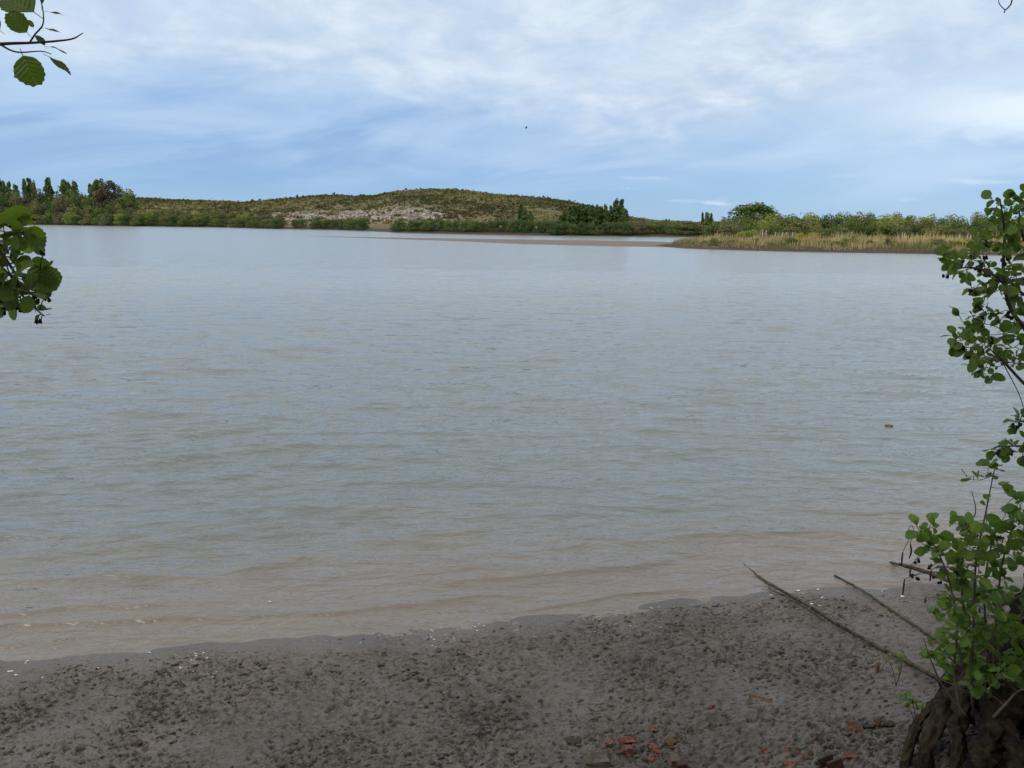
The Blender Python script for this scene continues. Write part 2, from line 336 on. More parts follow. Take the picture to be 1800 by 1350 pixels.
cr_t, cr_e, cr_Y = [], [], []
for p, q, Yc in crest:
    d = ray(p, q); cr_t.append(d[0] / d[1]); cr_e.append(d[2] / d[1]); cr_Y.append(Yc)
sh = [ground(*p) for p in land_px]; sh_t = [s[0] / s[1] for s in sh]; sh_Y = [s[1] for s in sh]
PALE = []                                        # centres of pale eroded ground, filled below
def landz(x, y, full=False):
    x = np.asarray(x, float); y = np.asarray(y, float); shp = x.shape; x = x.ravel(); y = y.ravel()
    s = sdf(LAND, x, y); sb = sdf(BAR, x, y); t = x / np.maximum(y, 1)
    near = sstep(260, 200, y)                    # the low spit on the right
    z = np.where(s > 0, 0.05 + 0.9 * sstep(0, 5, s) * (1 - 0.35 * near) + 0.006 * np.clip(s, 0, 120), np.maximum(s * 0.12, -1.0))
    Yc = np.interp(t, cr_t, cr_Y); e = np.interp(t, cr_t, cr_e); ys = np.interp(t, sh_t, sh_Y) + 8
    u = np.clip((y - ys) / (Yc - ys), 0, 1); crz = 3.6 + e * Yc
    S = np.where(u < 1, 0.12 * u + 0.88 * np.sin(u * math.pi / 2) ** 1.6, 1)
    S = S * (1 - 0.5 * sstep(1.0, 2.2, (y - ys) / (Yc - ys)))
    hill = np.maximum(crz - 1.5, 0) * S + 0.9 * S * fbm(x / 45, y / 45, 4, 3) + 0.25 * S * fbm(x / 9, y / 9, 3, 8)
    hill = hill * sstep(0, 12, s)
    # a low eroded step behind the shore on the left of the hill
    z = z + np.where(s > 0, hill, 0)
    z = np.where((sb > 0) & (s <= 0), np.maximum(z, 0.02 + 0.16 * sstep(0, 5, sb)), z)
    z = np.where((sb <= 0) & (s <= 0), np.maximum(np.minimum(z, -0.02), np.where(sb > -12, sb * 0.05 - 0.02, -9)), z)
    if full: return z.reshape(shp), s.reshape(shp), sb.reshape(shp)
    return z.reshape(shp)
def hit(px, py, y0=60, y1=2500):
    d = ray(px, py); Y = np.geomspace(y0, y1, 900); P = CAM[None] + d[None] * (Y / d[1])[:, None]
    below = np.nonzero(P[:, 2] < landz(P[:, 0], P[:, 1]))[0]
    return P[below[0]] if len(below) else None
def build_far_land():
    rows = np.geomspace(70, 4000, 620); T = np.concatenate([np.linspace(-3.0, -0.9, 60)[:-1], np.linspace(-0.9, 0.9, 620), np.linspace(0.9, 3.0, 60)[1:]])
    Yg, Tg = np.meshgrid(rows, T, indexing='ij'); X = Tg * Yg
    Z, S, SB = landz(X, Yg, True)
    me = mesh_np('far_bank', np.stack([X, Yg, Z], -1).reshape(-1, 3), grid_faces(len(rows), len(T)), MAT['terrain'], True)
    pale = np.zeros(X.shape)
    for c in PALE: pale = np.maximum(pale, np.exp(-((X - c[0]) / 7) ** 2 - ((Yg - c[1]) / 14) ** 2))
    attr(me, 'pale', pale); attr(me, 'mud', np.where(S > 0, 0.0, 1.0)); attr(me, 'edge', np.where(S > 0, sstep(9, 3.0, S), 0.0))
    o = obj('far_bank', me); tag(o, 'low far shore rising to a rounded scrub covered hill', kind='structure')
rock_px = []
for a, b, y0, y1, n in ((482, 560, 376, 390, 26), (540, 640, 378, 388, 26), (600, 690, 374, 384, 22), (660, 770, 374, 386, 26), (690, 725, 366, 376, 6)):
    for _ in range(n): rock_px.append((random.uniform(a, b), random.uniform(y0, y1)))
rock_pts = [p for p in (hit(*q) for q in rock_px) if p is not None]
for p in rock_pts[::2]: PALE.append((p[0], p[1]))
build_far_land()

# ------------------------------------------------------------------ near shore
shore_px = [(-900, 1215), (-400, 1192), (0, 1160), (200, 1148), (450, 1127), (650, 1107), (900, 1090), (1100, 1068), (1250, 1050), (1350, 1041), (1500, 1032), (1650, 1024), (1800, 1012), (2200, 985), (3000, 940)]
SH = np.array([ground(*p) for p in shore_px]); o_ = np.argsort(SH[:, 0]); SH = SH[o_]
def shore_y(x): return np.interp(x, SH[:, 0], SH[:, 1])
def shore_d(x, y): return (y - shore_y(x)) * 0.97         # + in the water
def mudz0(x, y):
    u = -shore_d(x, y); z = np.where(u > 0, 0.045 * u + 0.012 * np.clip(u, 0, 3) ** 2, np.maximum(0.085 * u, -2.2))
    z = z + 1.75 * sstep(3.55, 1.2, y) + 0.25 * sstep(2.2, 3.6, x) * sstep(5.2, 4.0, y)
    return z
def build_near():
    rows = np.arange(3.35, 9.6, 0.0105); T = np.concatenate([np.linspace(-3, -0.92, 60)[:-1], np.linspace(-0.92, 0.92, 640), np.linspace(0.92, 3, 60)[1:]])
    Yg, Tg = np.meshgrid(rows, T, indexing='ij'); X = Tg * Yg
    d = shore_d(X, Yg); z = mudz0(X, Yg)
    rag = fbm(X * 0.9, Yg * 1.3, 4, 21)
    dry = sstep(-0.02, -0.45, d + 0.18 * rag)
    lumpmask = sstep(-0.45, 0.15, fbm(X * 0.7 + 3, Yg * 0.9, 3, 31)) * 0.6 + 0.4
    U = (X + 0.27 * Yg) / 1.036; W = (Yg - 0.27 * X) / 1.036      # along and across the shore
    U = U + 0.05 * fbm(X * 2.1, Yg * 2.1, 2, 33); W = W + 0.05 * fbm(X * 2.3 + 9, Yg * 2.3, 2, 35)
    c = fbm(U * 10, W * 26, 4, 41, 0.62); f = fbm(U * 22, W * 46, 3, 51, 0.6)
    pit = np.clip(-fbm(U * 9 + 9, W * 34, 3, 61, .6) - 0.42 + 0.15 * f, 0, 1); pit2 = np.clip(-fbm(U * 18 + 2, W * 50, 2, 67, .6) - 0.40 + 0.1 * c, 0, 1)
    lump = np.clip(c - 0.12, 0, 1)
    z = z + 0.022 * rag * sstep(0.1, -0.8, d) + 0.007 * fbm(X * 1.6, Yg * 2.6, 3, 27) * sstep(0.6, -0.1, d) + dry * lumpmask * (0.022 * lump + 0.011 * f + 0.008 * c - 0.09 * pit - 0.08 * pit2)
    me = mesh_np('mud_foreshore', np.stack([X, Yg, z], -1).reshape(-1, 3), grid_faces(len(rows), len(T)), MAT['mud'], True)
    attr(me, 'lump', dry * np.clip(sstep(0.3, 0.8, c + 0.4 * f) * 0.45 + 4.5 * pit + 5.0 * pit2, 0, 1) * lumpmask); attr(me, 'wet', sstep(-0.9, -0.1, d + 0.3 * rag))  # darkness mask: shade painted into the pits, faint tone on the lumps
    tag(obj('mud_foreshore', me), 'lumpy wet grey brown mud sloping down to the water', kind='structure')
    xs = np.arange(-60, 60.1, 0.4); ys = np.arange(-40, 11, 0.4); Yb, Xb = np.meshgrid(ys, xs, indexing='ij')
    zb = mudz0(Xb, Yb) - 0.09 + 0.03 * fbm(Xb, Yb, 3, 5) * (Yb < 2)
    tag(obj('near_bank', mesh_np('near_bank', np.stack([Xb, Yb, zb], -1).reshape(-1, 3), grid_faces(len(ys), len(xs)), MAT['bank'], True)), 'dark earth bank under the trees', kind='structure')
build_near()

# ------------------------------------------------------------------ water
def build_water():
    rows = np.concatenate([np.geomspace(5.0, 13, 440)[:-1], np.geomspace(13, 60, 260)[:-1], np.geomspace(60, 5000, 160)])
    T = np.concatenate([np.linspace(-3, -0.9, 50)[:-1], np.linspace(-0.9, 0.9, 600), np.linspace(0.9, 3, 50)[1:]])
    Yg, Tg = np.meshgrid(rows, T, indexing='ij'); X = Tg * Yg; d = shore_d(X, Yg)
    rng = np.random.default_rng(11); z = np.zeros_like(X)
    wl = sstep(4, -4, X + 0.35 * (Yg - 12))           # waves swing round: two sets, each stronger on its side
    for k in range(40):
        lam = 0.22 * (1.9 / 0.22) ** rng.random(); a = rng.normal(0, R(15)); side = k % 2
        ang = (R(-15) if side else R(16)) + a; amp = 0.0052 * lam ** 0.9 * (0.6 + 0.8 * rng.random())
        ph = 2 * math.pi / lam * (X * math.sin(ang) + Yg * math.cos(ang)) + rng.uniform(0, 6.28) + 1.2 * perlin(X * 0.23 + k, Yg * 0.3, k)
        s = np.sin(ph); w = (0.30 + 0.9 * (wl if side else 1 - wl))
        z += amp * w * (s + 0.25 * np.cos(2 * ph)) * sstep(lam * 130, lam * 55, Yg)
    gust = 0.65 + 0.75 * sstep(-0.5, 0.6, fbm(X * 0.12, Yg * 0.12, 3, 71)); z *= gust * sstep(0.1, 2.2, d)
    # small swells that run up the shore, their crests along the water's edge
    sw = np.zeros_like(X)
    for j, (d0, w, a) in enumerate(((0.14, 0.04, .018), (0.42, 0.07, .026), (0.85, 0.12, .032), (1.45, 0.17, .034), (2.15, 0.20, .032), (3.0, 0.26, .026), (4.0, 0.3, .02))):
        dd = d - d0 - 0.22 * fbm(X * 0.45 + 5 * j, 0 * X + j * 3.7, 3, 80 + j) - 0.02 * X * (j % 3 - 1)
        on = sstep(-0.30, 0.35, perlin(X * 0.33 + 13 * j, 0 * X + 2.2 * j, 90 + j))
        prof = np.where(dd < 0, np.exp(-(dd / (w * 0.55)) ** 2), np.exp(-(dd / (w * 2.2)) ** 2)); sw += a * on * prof
    z += sw * sstep(-0.1, 0.2, d)
    z += 0.0012 * fbm(X * 5, Yg * 9, 3, 77) * sstep(0.05, 0.6, d)
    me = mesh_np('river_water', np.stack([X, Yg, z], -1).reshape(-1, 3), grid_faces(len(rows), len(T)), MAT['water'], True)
    attr(me, 'shallow', sstep(3.6, 0.1, d + 0.9 * fbm(X * 0.25, Yg * 0.4, 3, 99)))
    attr(me, 'open', sstep(3, 45, d))  # distance from shore; drives the painted far brightness and the roughness
    tag(obj('river_water', me), 'wide rippled grey river, brown with silt at the edge', kind='structure')
build_water()

# ------------------------------------------------------------------ far vegetation
def quads_on_blobs(blobs, n, size, rng, up=0.25, elong=1.0, inner=0.25, xy=1.0):
    """leaf-clump faces spread through and over a set of ellipsoid clumps (cx,cy,cz,rx,ry,rz)"""
    B = np.asarray(blobs, float); area = (B[:, 3] * B[:, 5]) ** 1.0; pick = rng.choice(len(B), n, p=area / area.sum())
    v = rng.normal(size=(n, 3)); v[:, 2] += 0.25; v /= np.linalg.norm(v, axis=1)[:, None]
    rad = np.where(rng.random(n) < inner, rng.uniform(0.4, 0.9, n), rng.uniform(0.85, 1.12, n))
    C = B[pick, :3] + v * B[pick, 3:] * rad[:, None]
    nrm = v + rng.normal(size=(n, 3)) * 0.55 + np.array([0, 0, up]); nrm /= np.linalg.norm(nrm, axis=1)[:, None]
    a = np.cross(nrm, rng.normal(size=(n, 3))); a /= np.linalg.norm(a, axis=1)[:, None] + 1e-9
    if elong > 1: a = a * 0.4 + np.array([0, 0, 1.0]); a -= nrm * (a * nrm).sum(1)[:, None]; a /= np.linalg.norm(a, axis=1)[:, None] + 1e-9
    b = np.cross(nrm, a); s = size * rng.uniform(0.55, 1.25, n)[:, None]
    sc = np.array([xy, xy, 1.0]); a = a * sc; b = b * sc
    V = np.stack([C - a * s * elong - b * s * 0.5, C - a * s * 0.1 + b * s * 0.75, C + a * s * elong + b * s * 0.3, C + a * s * 0.15 - b * s * 0.8], 1)
    bt = rng.uniform(0, 1, len(B))[pick]; tint = np.clip(0.55 * bt + 0.45 * rng.random(n), 0, 1)
    return V.reshape(-1, 3), np.repeat(tint, 4)
def foliage_mesh(name, blobs, n, size, seed, mat, **k):
    rng = np.random.default_rng(seed); V, t = quads_on_blobs(blobs, n, size, rng, **k)
    me = mesh_np(name, V, np.arange(len(V)).reshape(-1, 4), mat); attr(me, 'tint', t); return me
def blobs_bush(seed, k=15, squat=1.0):
    r = np.random.default_rng(seed); out = []
    for i in range(k):
        a = r.uniform(0, 6.28); q = math.sqrt(r.random()) * 0.36; h = (0.22 + 0.58 * r.random()) * (1 - 0.9 * q * q * 2)
        s = r.uniform(0.12, 0.22); out.append((q * math.cos(a), q * math.sin(a), h, s, s, s * 0.8 * squat))
    for i in range(6):
        a = i * 1.05 + r.uniform(0, .5); out.append((0.30 * math.cos(a), 0.30 * math.sin(a), 0.14, 0.18, 0.18, 0.16))
    return out
def blobs_poplar(seed, w=0.07):
    r = np.random.default_rng(seed); out = []
    for i in range(26):
        h = 0.08 + 0.86 * (i / 25) ; env = w * min(1, (h + 0.02) / 0.2) * max(0.38, 1 - max(0, h - 0.62) * 1.6)
        a = r.uniform(0, 6.28); q = env * r.uniform(0, .75); s = env * r.uniform(0.6, 1.0)
        out.append((q * math.cos(a), q * math.sin(a), h, s, s, 0.06 + 0.03 * r.random()))
    return out
BUSH = [foliage_mesh('crown', blobs_bush(100 + i, 13 + i % 5, 1.0 + 0.2 * (i % 3)), 2500, 0.028, 200 + i, MAT['f_mid']) for i in range(9)]
POP = [foliage_mesh('crown', blobs_poplar(300 + i, 0.40 + 0.06 * (i % 4)), 1500, 0.026, 400 + i, MAT['f_poplar'], elong=1.5, xy=5.0) for i in range(7)]
def trunk_mesh(seed, h=0.6, r0=0.03, limbs=4):
    r = np.random.default_rng(seed); Vs, Fs = [], []
    def add(path, rad, seg):
        V, Fc = tube_geo(path, rad, seg); off = len(Vs); Vs.extend(V); Fs.extend([tuple(i + off for i in f) for f in Fc])
    p = [np.array([r.normal(0, .008) * i, r.normal(0, .008) * i, -0.04 + h * i / 5]) for i in range(6)]; add(p, np.linspace(r0, r0 * 0.35, 6), 6)
    for i in range(limbs):
        k = 2 + i % 3; a = r.uniform(0, 6.28); q = p[k]
        add([q, q + [0.10 * math.cos(a), 0.10 * math.sin(a), 0.12], q + [0.17 * math.cos(a), 0.17 * math.sin(a), 0.27]], [r0 * .5, r0 * .35, r0 * .15], 5)
    me = bpy.data.meshes.new('trunk'); me.from_pydata([tuple(v) for v in Vs], [], Fs); me.materials.append(MAT['fartrunk']); me.update(); return me
TR_BUSH = [trunk_mesh(500 + i, 0.6, 0.028, 5) for i in range(3)]
TR_POP = [trunk_mesh(520, 0.9, 0.08, 0)]
ORD = ['first', 'second', 'third', 'fourth', 'fifth', 'sixth', 'seventh', 'eighth', 'ninth', 'tenth', 'eleventh', 'twelfth', 'thirteenth', 'fourteenth', 'fifteenth', 'sixteenth',
       'seventeenth', 'eighteenth', 'nineteenth', 'twentieth', 'twenty-first', 'twenty-second', 'twenty-third', 'twenty-fourth', 'twenty-fifth', 'twenty-sixth', 'twenty-seventh', 'twenty-eighth', 'twenty-ninth', 'thirtieth']
CN = {'f_dark': 'dark green', 'f_mid': 'mid green', 'f_olive': 'olive green', 'f_grey': 'dull grey-green', 'f_yellow': 'yellow', 'f_lime': 'light yellow-green', 'f_brown': 'brownish', 'f_poplar': 'green'}
def plant(name, px, top, Y, wpx, crown, trunk, mat, label, cat, group, rz=None):
    """stand one tree on the terrain at column px and depth Y, its top at photo row `top`"""
    p = at(px, 400, Y); z = float(landz(np.array([p[0]]), np.array([p[1]]))[0]); tp = at(px, top, Y)
    h = max(0.5, (tp[2] - z) * 1.04); w = wpx * px_size(px, 400, Y)
    o = empty(name, (p[0], p[1], z)); o.scale = (w, w, h); o.rotation_euler.z = random.uniform(0, 6.28) if rz is None else rz
    tag(o, label, cat, group)
    c = obj('crown', crown, o); c.material_slots[0].link = 'OBJECT'; c.material_slots[0].material = MAT[mat]
    if trunk: obj('trunk', trunk, o)
    return o
def row(name, items, zone, cat, group, word, crowns, trunks):
    """items (px, top, Y, width px, material) sorted from the left; labels count along the row"""
    items = sorted(items); n = len(items)
    for i, (px, top, Y, w, mat) in enumerate(items):
        size = 'tall ' if w < 0.9 * np.median([q[3] for q in items]) else ('broad ' if w > 1.15 * np.median([q[3] for q in items]) else '')
        where = (ORD[i] + ' from the left') if i < n / 2 else ((ORD[n - 1 - i] + ' from the right') if i < n - 1 else 'last on the right')
        lab = f'{size}{CN[mat]} {word}, {where} {zone}'
        if len(lab.split()) > 15: lab = f'{CN[mat]} {word}, {where} {zone}'
        if len(lab.split()) > 16: lab = f'{word}, {where} {zone}'
        plant(name, px, top, Y, w, crowns[i % len(crowns)], trunks[i % len(trunks)], mat, lab, cat, group)
def rj(a): return random.uniform(-a, a)

def shoreY(px, back=6):
    t = ray(px, 395); t = t[0] / t[1]; return float(np.interp(t, sh_t, sh_Y)) + back
# left woods, about 430 m away
lp = [(7, 316, 10), (15, 320, 8), (24, 322, 9), (36, 327, 8), (51, 317, 8), (60, 316, 9), (67, 321, 7), (92, 316, 13), (120, 318, 12), (128, 323, 9), (139, 321, 9), (166, 325, 8), (176, 319, 12), (184, 318, 12)]
def poplar_row(spec, Y, base_top, zone, group, mat='f_poplar'):
    n = len(spec)
    for i, (px, top, w) in enumerate(spec):
        where = (ORD[i] + ' from the left') if i < n / 2 else ((ORD[n - 1 - i] + ' from the right') if i < n - 1 else 'last on the right')
        sz = 'slender' if w < 9 else 'stout'
        plant('poplar_tree', px, top, (shoreY(px, Y) if Y < 100 else Y) + rj(3), w * 1.35, POP[i % len(POP)], TR_POP[0], ('f_dark', 'f_poplar', 'f_mid')[i * 2 % 3] if mat == 'f_dark' else mat, f'{sz} upright poplar, {where} {zone}', 'poplar', group)
poplar_row(lp, 44, 0, 'among the poplars above the left woods', 'poplars standing over the left woods')
def dome(seed, k, sq):
    r = np.random.default_rng(seed); out = []
    for i in range(k):
        a = r.uniform(0, 6.28); e = r.uniform(0.0, 1.0); q = 0.40 * math.sqrt(1 - e * e) * r.uniform(0.5, 1); s = r.uniform(0.07, 0.13)
        out.append((q * math.cos(a), q * math.sin(a), 0.42 + 0.48 * e * r.uniform(.7, 1), s, s, s * sq))
    for i in range(10):
        a = i * 0.63; out.append((0.36 * math.cos(a), 0.36 * math.sin(a), 0.32 + 0.1 * (i % 2), 0.12, 0.12, 0.09))
    return out
BIG = foliage_mesh('crown', dome(900, 34, 0.7), 3200, 0.024, 901, MAT['f_brown']); BIG2 = foliage_mesh('crown', dome(910, 60, 0.9) + dome(915, 20, 1.2), 5200, 0.022, 911, MAT['f_mid'])
OPEN = foliage_mesh('crown', dome(920, 9, 0.5), 500, 0.028, 921, MAT['f_brown'])
TB = trunk_mesh(530, 0.6, 0.035, 8)
plant('eucalyptus_tree', 203, 314, shoreY(203, 42), 62, BIG, TB, 'f_brown', 'big brownish round tree rising at the right end of the left woods', 'tree', None, 0.4)
plant('eucalyptus_tree', 228, 336, shoreY(228, 38), 24, BIG, TB, 'f_brown', 'smaller brownish tree tucked against the right side of the big brown tree', 'tree', None, 1.4)
plant('open_tree', 107, 319, shoreY(107, 46), 26, OPEN, TB, 'f_dark', 'thin open crowned tree between two groups of poplars at left', 'tree', None)
plant('open_tree', 130, 326, shoreY(130, 46), 22, OPEN, TB, 'f_brown', 'thin open crowned tree just left of a slim poplar', 'tree', None)
random.seed(21)
mats_l = ['f_grey', 'f_olive', 'f_dark', 'f_mid', 'f_grey', 'f_olive', 'f_brown', 'f_mid']
row('woodland_tree', [(x + rj(4), 336 + 5 * math.sin(x * 0.13) + rj(5), shoreY(x, 32) + rj(5), 38 + rj(7), mats_l[i % 8]) for i, x in enumerate(range(-22, 250, 17))],
    'in the upper row of the left woods', 'tree', 'trees of the upper left woods', 'tree', BUSH, TR_BUSH)
row('woodland_tree', [(x + rj(4), 356 + rj(5), shoreY(x, 17) + rj(3), 34 + rj(7), mats_l[(i * 3 + 1) % 8]) for i, x in enumerate(range(-15, 250, 19))],
    'in the middle row of the left woods', 'tree', 'trees in the middle of the left woods', 'tree', BUSH[3:], TR_BUSH)
row('waterside_bush', [(x + rj(4), 374 + rj(4), shoreY(x, 3.5) + rj(1), 30 + rj(7), ['f_olive', 'f_mid', 'f_grey', 'f_lime', 'f_dark'][i % 5]) for i, x in enumerate(range(-12, 250, 17))],
    'along the water below the left woods', 'bush', 'bushes at the water below the left woods', 'bush', BUSH[1:], TR_BUSH)
# shore between the woods and the hill
row('shore_bush', [(x + rj(4), 363 + 0.045 * (x - 240) + rj(4), shoreY(x, 30) + rj(4), 30 + rj(8), ['f_olive', 'f_lime', 'f_mid', 'f_olive', 'f_grey'][i % 5]) for i, x in enumerate(range(252, 500, 16))],
    'in the rear bushes left of the rocks', 'bush', 'bushes behind the shore left of the rocks', 'bush', BUSH, TR_BUSH)
row('shore_bush', [(x + rj(3), 374 + 0.045 * (x - 240) + rj(3), shoreY(x, 4) + rj(1), 28 + rj(7), ['f_dark', 'f_mid', 'f_dark', 'f_olive'][i % 4]) for i, x in enumerate(range(246, 490, 15))],
    'on the shoreline left of the rocks', 'bush', 'bushes on the shoreline left of the rocks', 'bush', BUSH[2:], TR_BUSH)
row('willow_bush', [(x + rj(3), 382 + rj(3), shoreY(x, 6) + rj(1), 26 + rj(5), ['f_dark', 'f_mid', 'f_dark'][i % 3]) for i, x in enumerate([522, 535, 557, 568, 580, 592, 604, 616, 628, 639])],
    'in front of the pale rock bank', 'bush', 'bushes in front of the pale rocks', 'bush', BUSH[1:], TR_BUSH)
row('willow_bush', [(x + rj(3), 385 + rj(3), shoreY(x, 6) + rj(1), 28 + rj(5), ['f_dark', 'f_dark', 'f_mid'][i % 3]) for i, x in enumerate(range(694, 985, 12))],
    'in the long hedge below the hill', 'bush', 'bushes in the hedge below the hill', 'bush', BUSH[3:], TR_BUSH)
row('willow_bush', [(x + rj(3), 389 + rj(3), shoreY(x, 3.5) + rj(1), 30 + rj(6), ['f_dark', 'f_dark', 'f_mid'][i % 3]) for i, x in enumerate(range(980, 1110, 13))],
    'at the foot of the centre poplars', 'bush', 'bushes at the foot of the centre poplars', 'bush', BUSH, TR_BUSH)
row('willow_bush', [(x + rj(3), 389 + rj(3) + (x - 1110) * 0.02, shoreY(x, 5) + rj(1), 32 + rj(7), ['f_dark', 'f_grey', 'f_mid', 'f_olive'][i % 4]) for i, x in enumerate(range(1108, 1290, 14))],
    'on the far bank right of the poplars', 'bush', 'bushes right of the centre poplars', 'bush', BUSH[4:], TR_BUSH)
row('bank_bush', [(x + rj(3), 385 + rj(3) , shoreY(x, 40) + rj(4), 34 + rj(7), ['f_olive', 'f_grey', 'f_mid', 'f_olive'][i % 4]) for i, x in enumerate(range(1112, 1290, 18))],
    'in the rear bushes right of the poplars', 'bush', 'rear bushes right of the poplars', 'bush', BUSH[4:], TR_BUSH)
cp = [(915, 366, 10), (922, 371, 8), (932, 377, 7), (993, 373, 9), (1000, 370, 9), (1008, 367, 9), (1016, 366, 9), (1024, 365, 9), (1032, 366, 8), (1039, 367, 8), (1048, 367, 8), (1056, 369, 8), (1063, 366, 8), (1072, 368, 8), (1081, 357, 10), (1090, 358, 11), (1099, 374, 8)]
cp = [(a, b - 5, c) for a, b, c in cp]; cp = sorted(cp + [(988, 378, 9), (1012, 372, 9), (1028, 371, 9), (1044, 373, 9), (1068, 372, 9), (1077, 371, 9), (1094, 366, 9)])
poplar_row(cp, 16, 0, 'among the poplars at the foot of the hill', 'poplars at the foot of the hill', 'f_dark')

# right bank, 110 to 200 m away
mats_r = ['f_mid', 'f_olive', 'f_mid', 'f_lime', 'f_olive', 'f_mid', 'f_lime', 'f_dark']
random.seed(33)
def rtop(x): return np.interp(x, [1180, 1230, 1280, 1400, 1440, 1500, 1600, 1720, 1900, 2000], [392, 391, 385, 377, 374, 375, 378, 381, 381, 381])
row('thicket_tree', [(x + rj(5), rtop(x) - 6 + rj(4), 178 + rj(6), 50 + rj(10), mats_r[i % 8]) for i, x in enumerate(range(1270, 1960, 26))],
    'in the back row of the right thicket', 'tree', 'trees in the back of the right thicket', 'tree', BUSH, TR_BUSH)
row('thicket_tree', [(x + rj(5), rtop(x) + 2 + rj(4), 158 + rj(4), 52 + rj(9), mats_r[(i * 3 + 2) % 8]) for i, x in enumerate(range(1255, 1940, 27))],
    'in the middle row of the right thicket', 'tree', 'trees in the middle of the right thicket', 'tree', BUSH[5:] + BUSH[:3], TR_BUSH)
row('thicket_bush', [(x + rj(5), 393 + rj(4) - 2 * math.sin(x * .021), 143 + rj(3), 44 + rj(10), ['f_grey', 'f_dark', 'f_olive', 'f_mid'][i % 4]) for i, x in enumerate(range(1290, 1920, 25))],
    'along the front edge of the right thicket', 'bush', 'bushes at the front of the right thicket', 'bush', BUSH[2:], TR_BUSH)
plant('dome_tree', 1325, 354, 195, 112, BIG2, TB, 'f_mid', 'big rounded dome shaped green tree standing above the right thicket', 'tree', None, 0.3)
plant('eucalyptus_tree', 1277, 369, 200, 30, OPEN, TB, 'f_brown', 'small dark open tree at the left foot of the big dome tree', 'tree', None)
plant('dark_tree', 1405, 368, 198, 34, OPEN, TB, 'f_dark', 'flat dark treetop just right of the big dome tree', 'tree', None)
poplar_row([(1234, 375, 5), (1241, 374, 7), (1249, 376, 6)], 235, 0, 'in the small trio left of the dome tree', 'trio of small dark poplars', 'f_dark')
plant('yellow_bush', 1428, 405, 131, 34, BUSH[4], TR_BUSH[0], 'f_yellow', 'bright yellow bush among the reeds on the right bank', 'bush', None)
plant('yellow_bush', 1407, 407, 131, 18, BUSH[6], TR_BUSH[1], 'f_yellow', 'small yellow bush left of the bright yellow bush', 'bush', None)
plant('lime_bush', 1312, 402, 133, 44, BUSH[2], TR_BUSH[1], 'f_lime', 'light green bush at the back of the reeds below the dome tree', 'bush', None)
plant('dark_bush', 1492, 410, 130, 28, BUSH[5], TR_BUSH[2], 'f_dark', 'dark green bush standing in the reeds right of the yellow bush', 'bush', None)
# bare pale trees that stick out of the thicket
def bare_tree(px, top, Y, label):
    p = at(px, 400, Y); z = float(landz(np.array([p[0]]), np.array([p[1]]))[0]); h = at(px, top, Y)[2] - z
    o = empty('bare_tree', (p[0], p[1], z)); tag(o, label, 'tree', 'bare pale trees in the right thicket'); r = np.random.default_rng(int(px))
    obj('trunk', tube_mesh('trunk', [(0, 0, -.2), (.08, 0, h * .3), (.0, .1, h * .55)], [0.10, 0.08, 0.06], MAT['post'], 6), o)
    for k in range(7):
        a = r.uniform(0, 6.28); q = r.uniform(.35, .5) * h; w = r.uniform(.5, 1.3)
        obj('branch', tube_mesh('branch', [(0, .05, q), (w * .5 * math.cos(a), w * .5 * math.sin(a), q + .22 * h), (w * math.cos(a), w * math.sin(a), h * r.uniform(.85, 1))], [0.05, 0.04, 0.02], MAT['post'], 5), o)
bare_tree(1612, 372, 152, 'bare pale tree poking above the thicket, left one of the pair'); bare_tree(1668, 371, 152, 'bare pale tree poking above the thicket, right one of the pair')

# reeds, grass and posts on the spit
def blades(name, pts, hts, width, rng, mat, tints):
    n = len(pts); a = rng.uniform(0, 6.28, n); dx = np.stack([np.cos(a), np.sin(a), 0 * a], 1) * width; lean = np.stack([rng.normal(0, .16, n), rng.normal(0, .16, n), np.ones(n)], 1) * hts[:, None]
    V = np.stack([pts - dx, pts + dx, pts + lean + dx * 0.35, pts + lean - dx * 0.35], 1).reshape(-1, 3)
    me = mesh_np(name, V, np.arange(len(V)).reshape(-1, 4), mat); attr(me, 'tint', np.repeat(tints, 4)); return me
def scatter_land(n, x0, x1, y0, y1, rng):
    x = rng.uniform(x0, x1, n); y = rng.uniform(y0, y1, n); z, s, sb = landz(x, y, True); return x, y, z, s
rng = np.random.default_rng(55)
x, y, z, s = scatter_land(120000, 20, 130, 90, 165, rng)
clump = fbm(x / 4, y / 4, 3, 12); tipf = sstep(22, 36, x)
keep = (s > 1.6) & (s < 42) & (rng.random(len(x)) < 0.45 + 0.5 * clump); x, y, z, s, clump, tipf = [q[keep] for q in (x, y, z, s, clump, tipf)]
h = (0.35 + 0.55 * tipf + 0.6 * sstep(3, 14, s) * tipf) * (0.85 + 0.5 * clump) * rng.uniform(.7, 1.2, len(x)); h = np.clip(h * (0.75 + 0.6 * fbm(x / 2.5, y / 2.5, 2, 18)), .2, 2.3)
tint = np.clip(0.30 + 0.40 * sstep(3, 16, s) + 0.75 * fbm(x / 6, y / 6, 3, 15) + rng.normal(0, .2, len(x)), 0, 1)
tag(obj('reeds', blades('reeds', np.stack([x, y, z - .05], 1), h, 0.055, rng, MAT['straw'], tint)), 'straw coloured reeds and rough grass on the right bank', kind='stuff')
random.seed(44)
row('reed_bush', [(px + rj(8), 421 + rj(5), float(ground(px, 437.5 + (px - 1200) * 0.016)[1]) + 5 + rj(3), 30 + rj(14), ['f_olive', 'f_grey', 'f_yellow', 'f_olive', 'f_mid'][i * 3 % 5]) for i, px in enumerate(range(1240, 1800, 19))],
    'low in front of the right reeds', 'bush', 'low bushes in front of the reeds', 'bush', BUSH, TR_BUSH)
posts = [(1340, 403), (1346, 405), (1362, 407), (1375, 408), (1381, 409), (1393, 408), (1585, 408), (1589, 409), (1686, 411), (1700, 413), (1706, 413)]
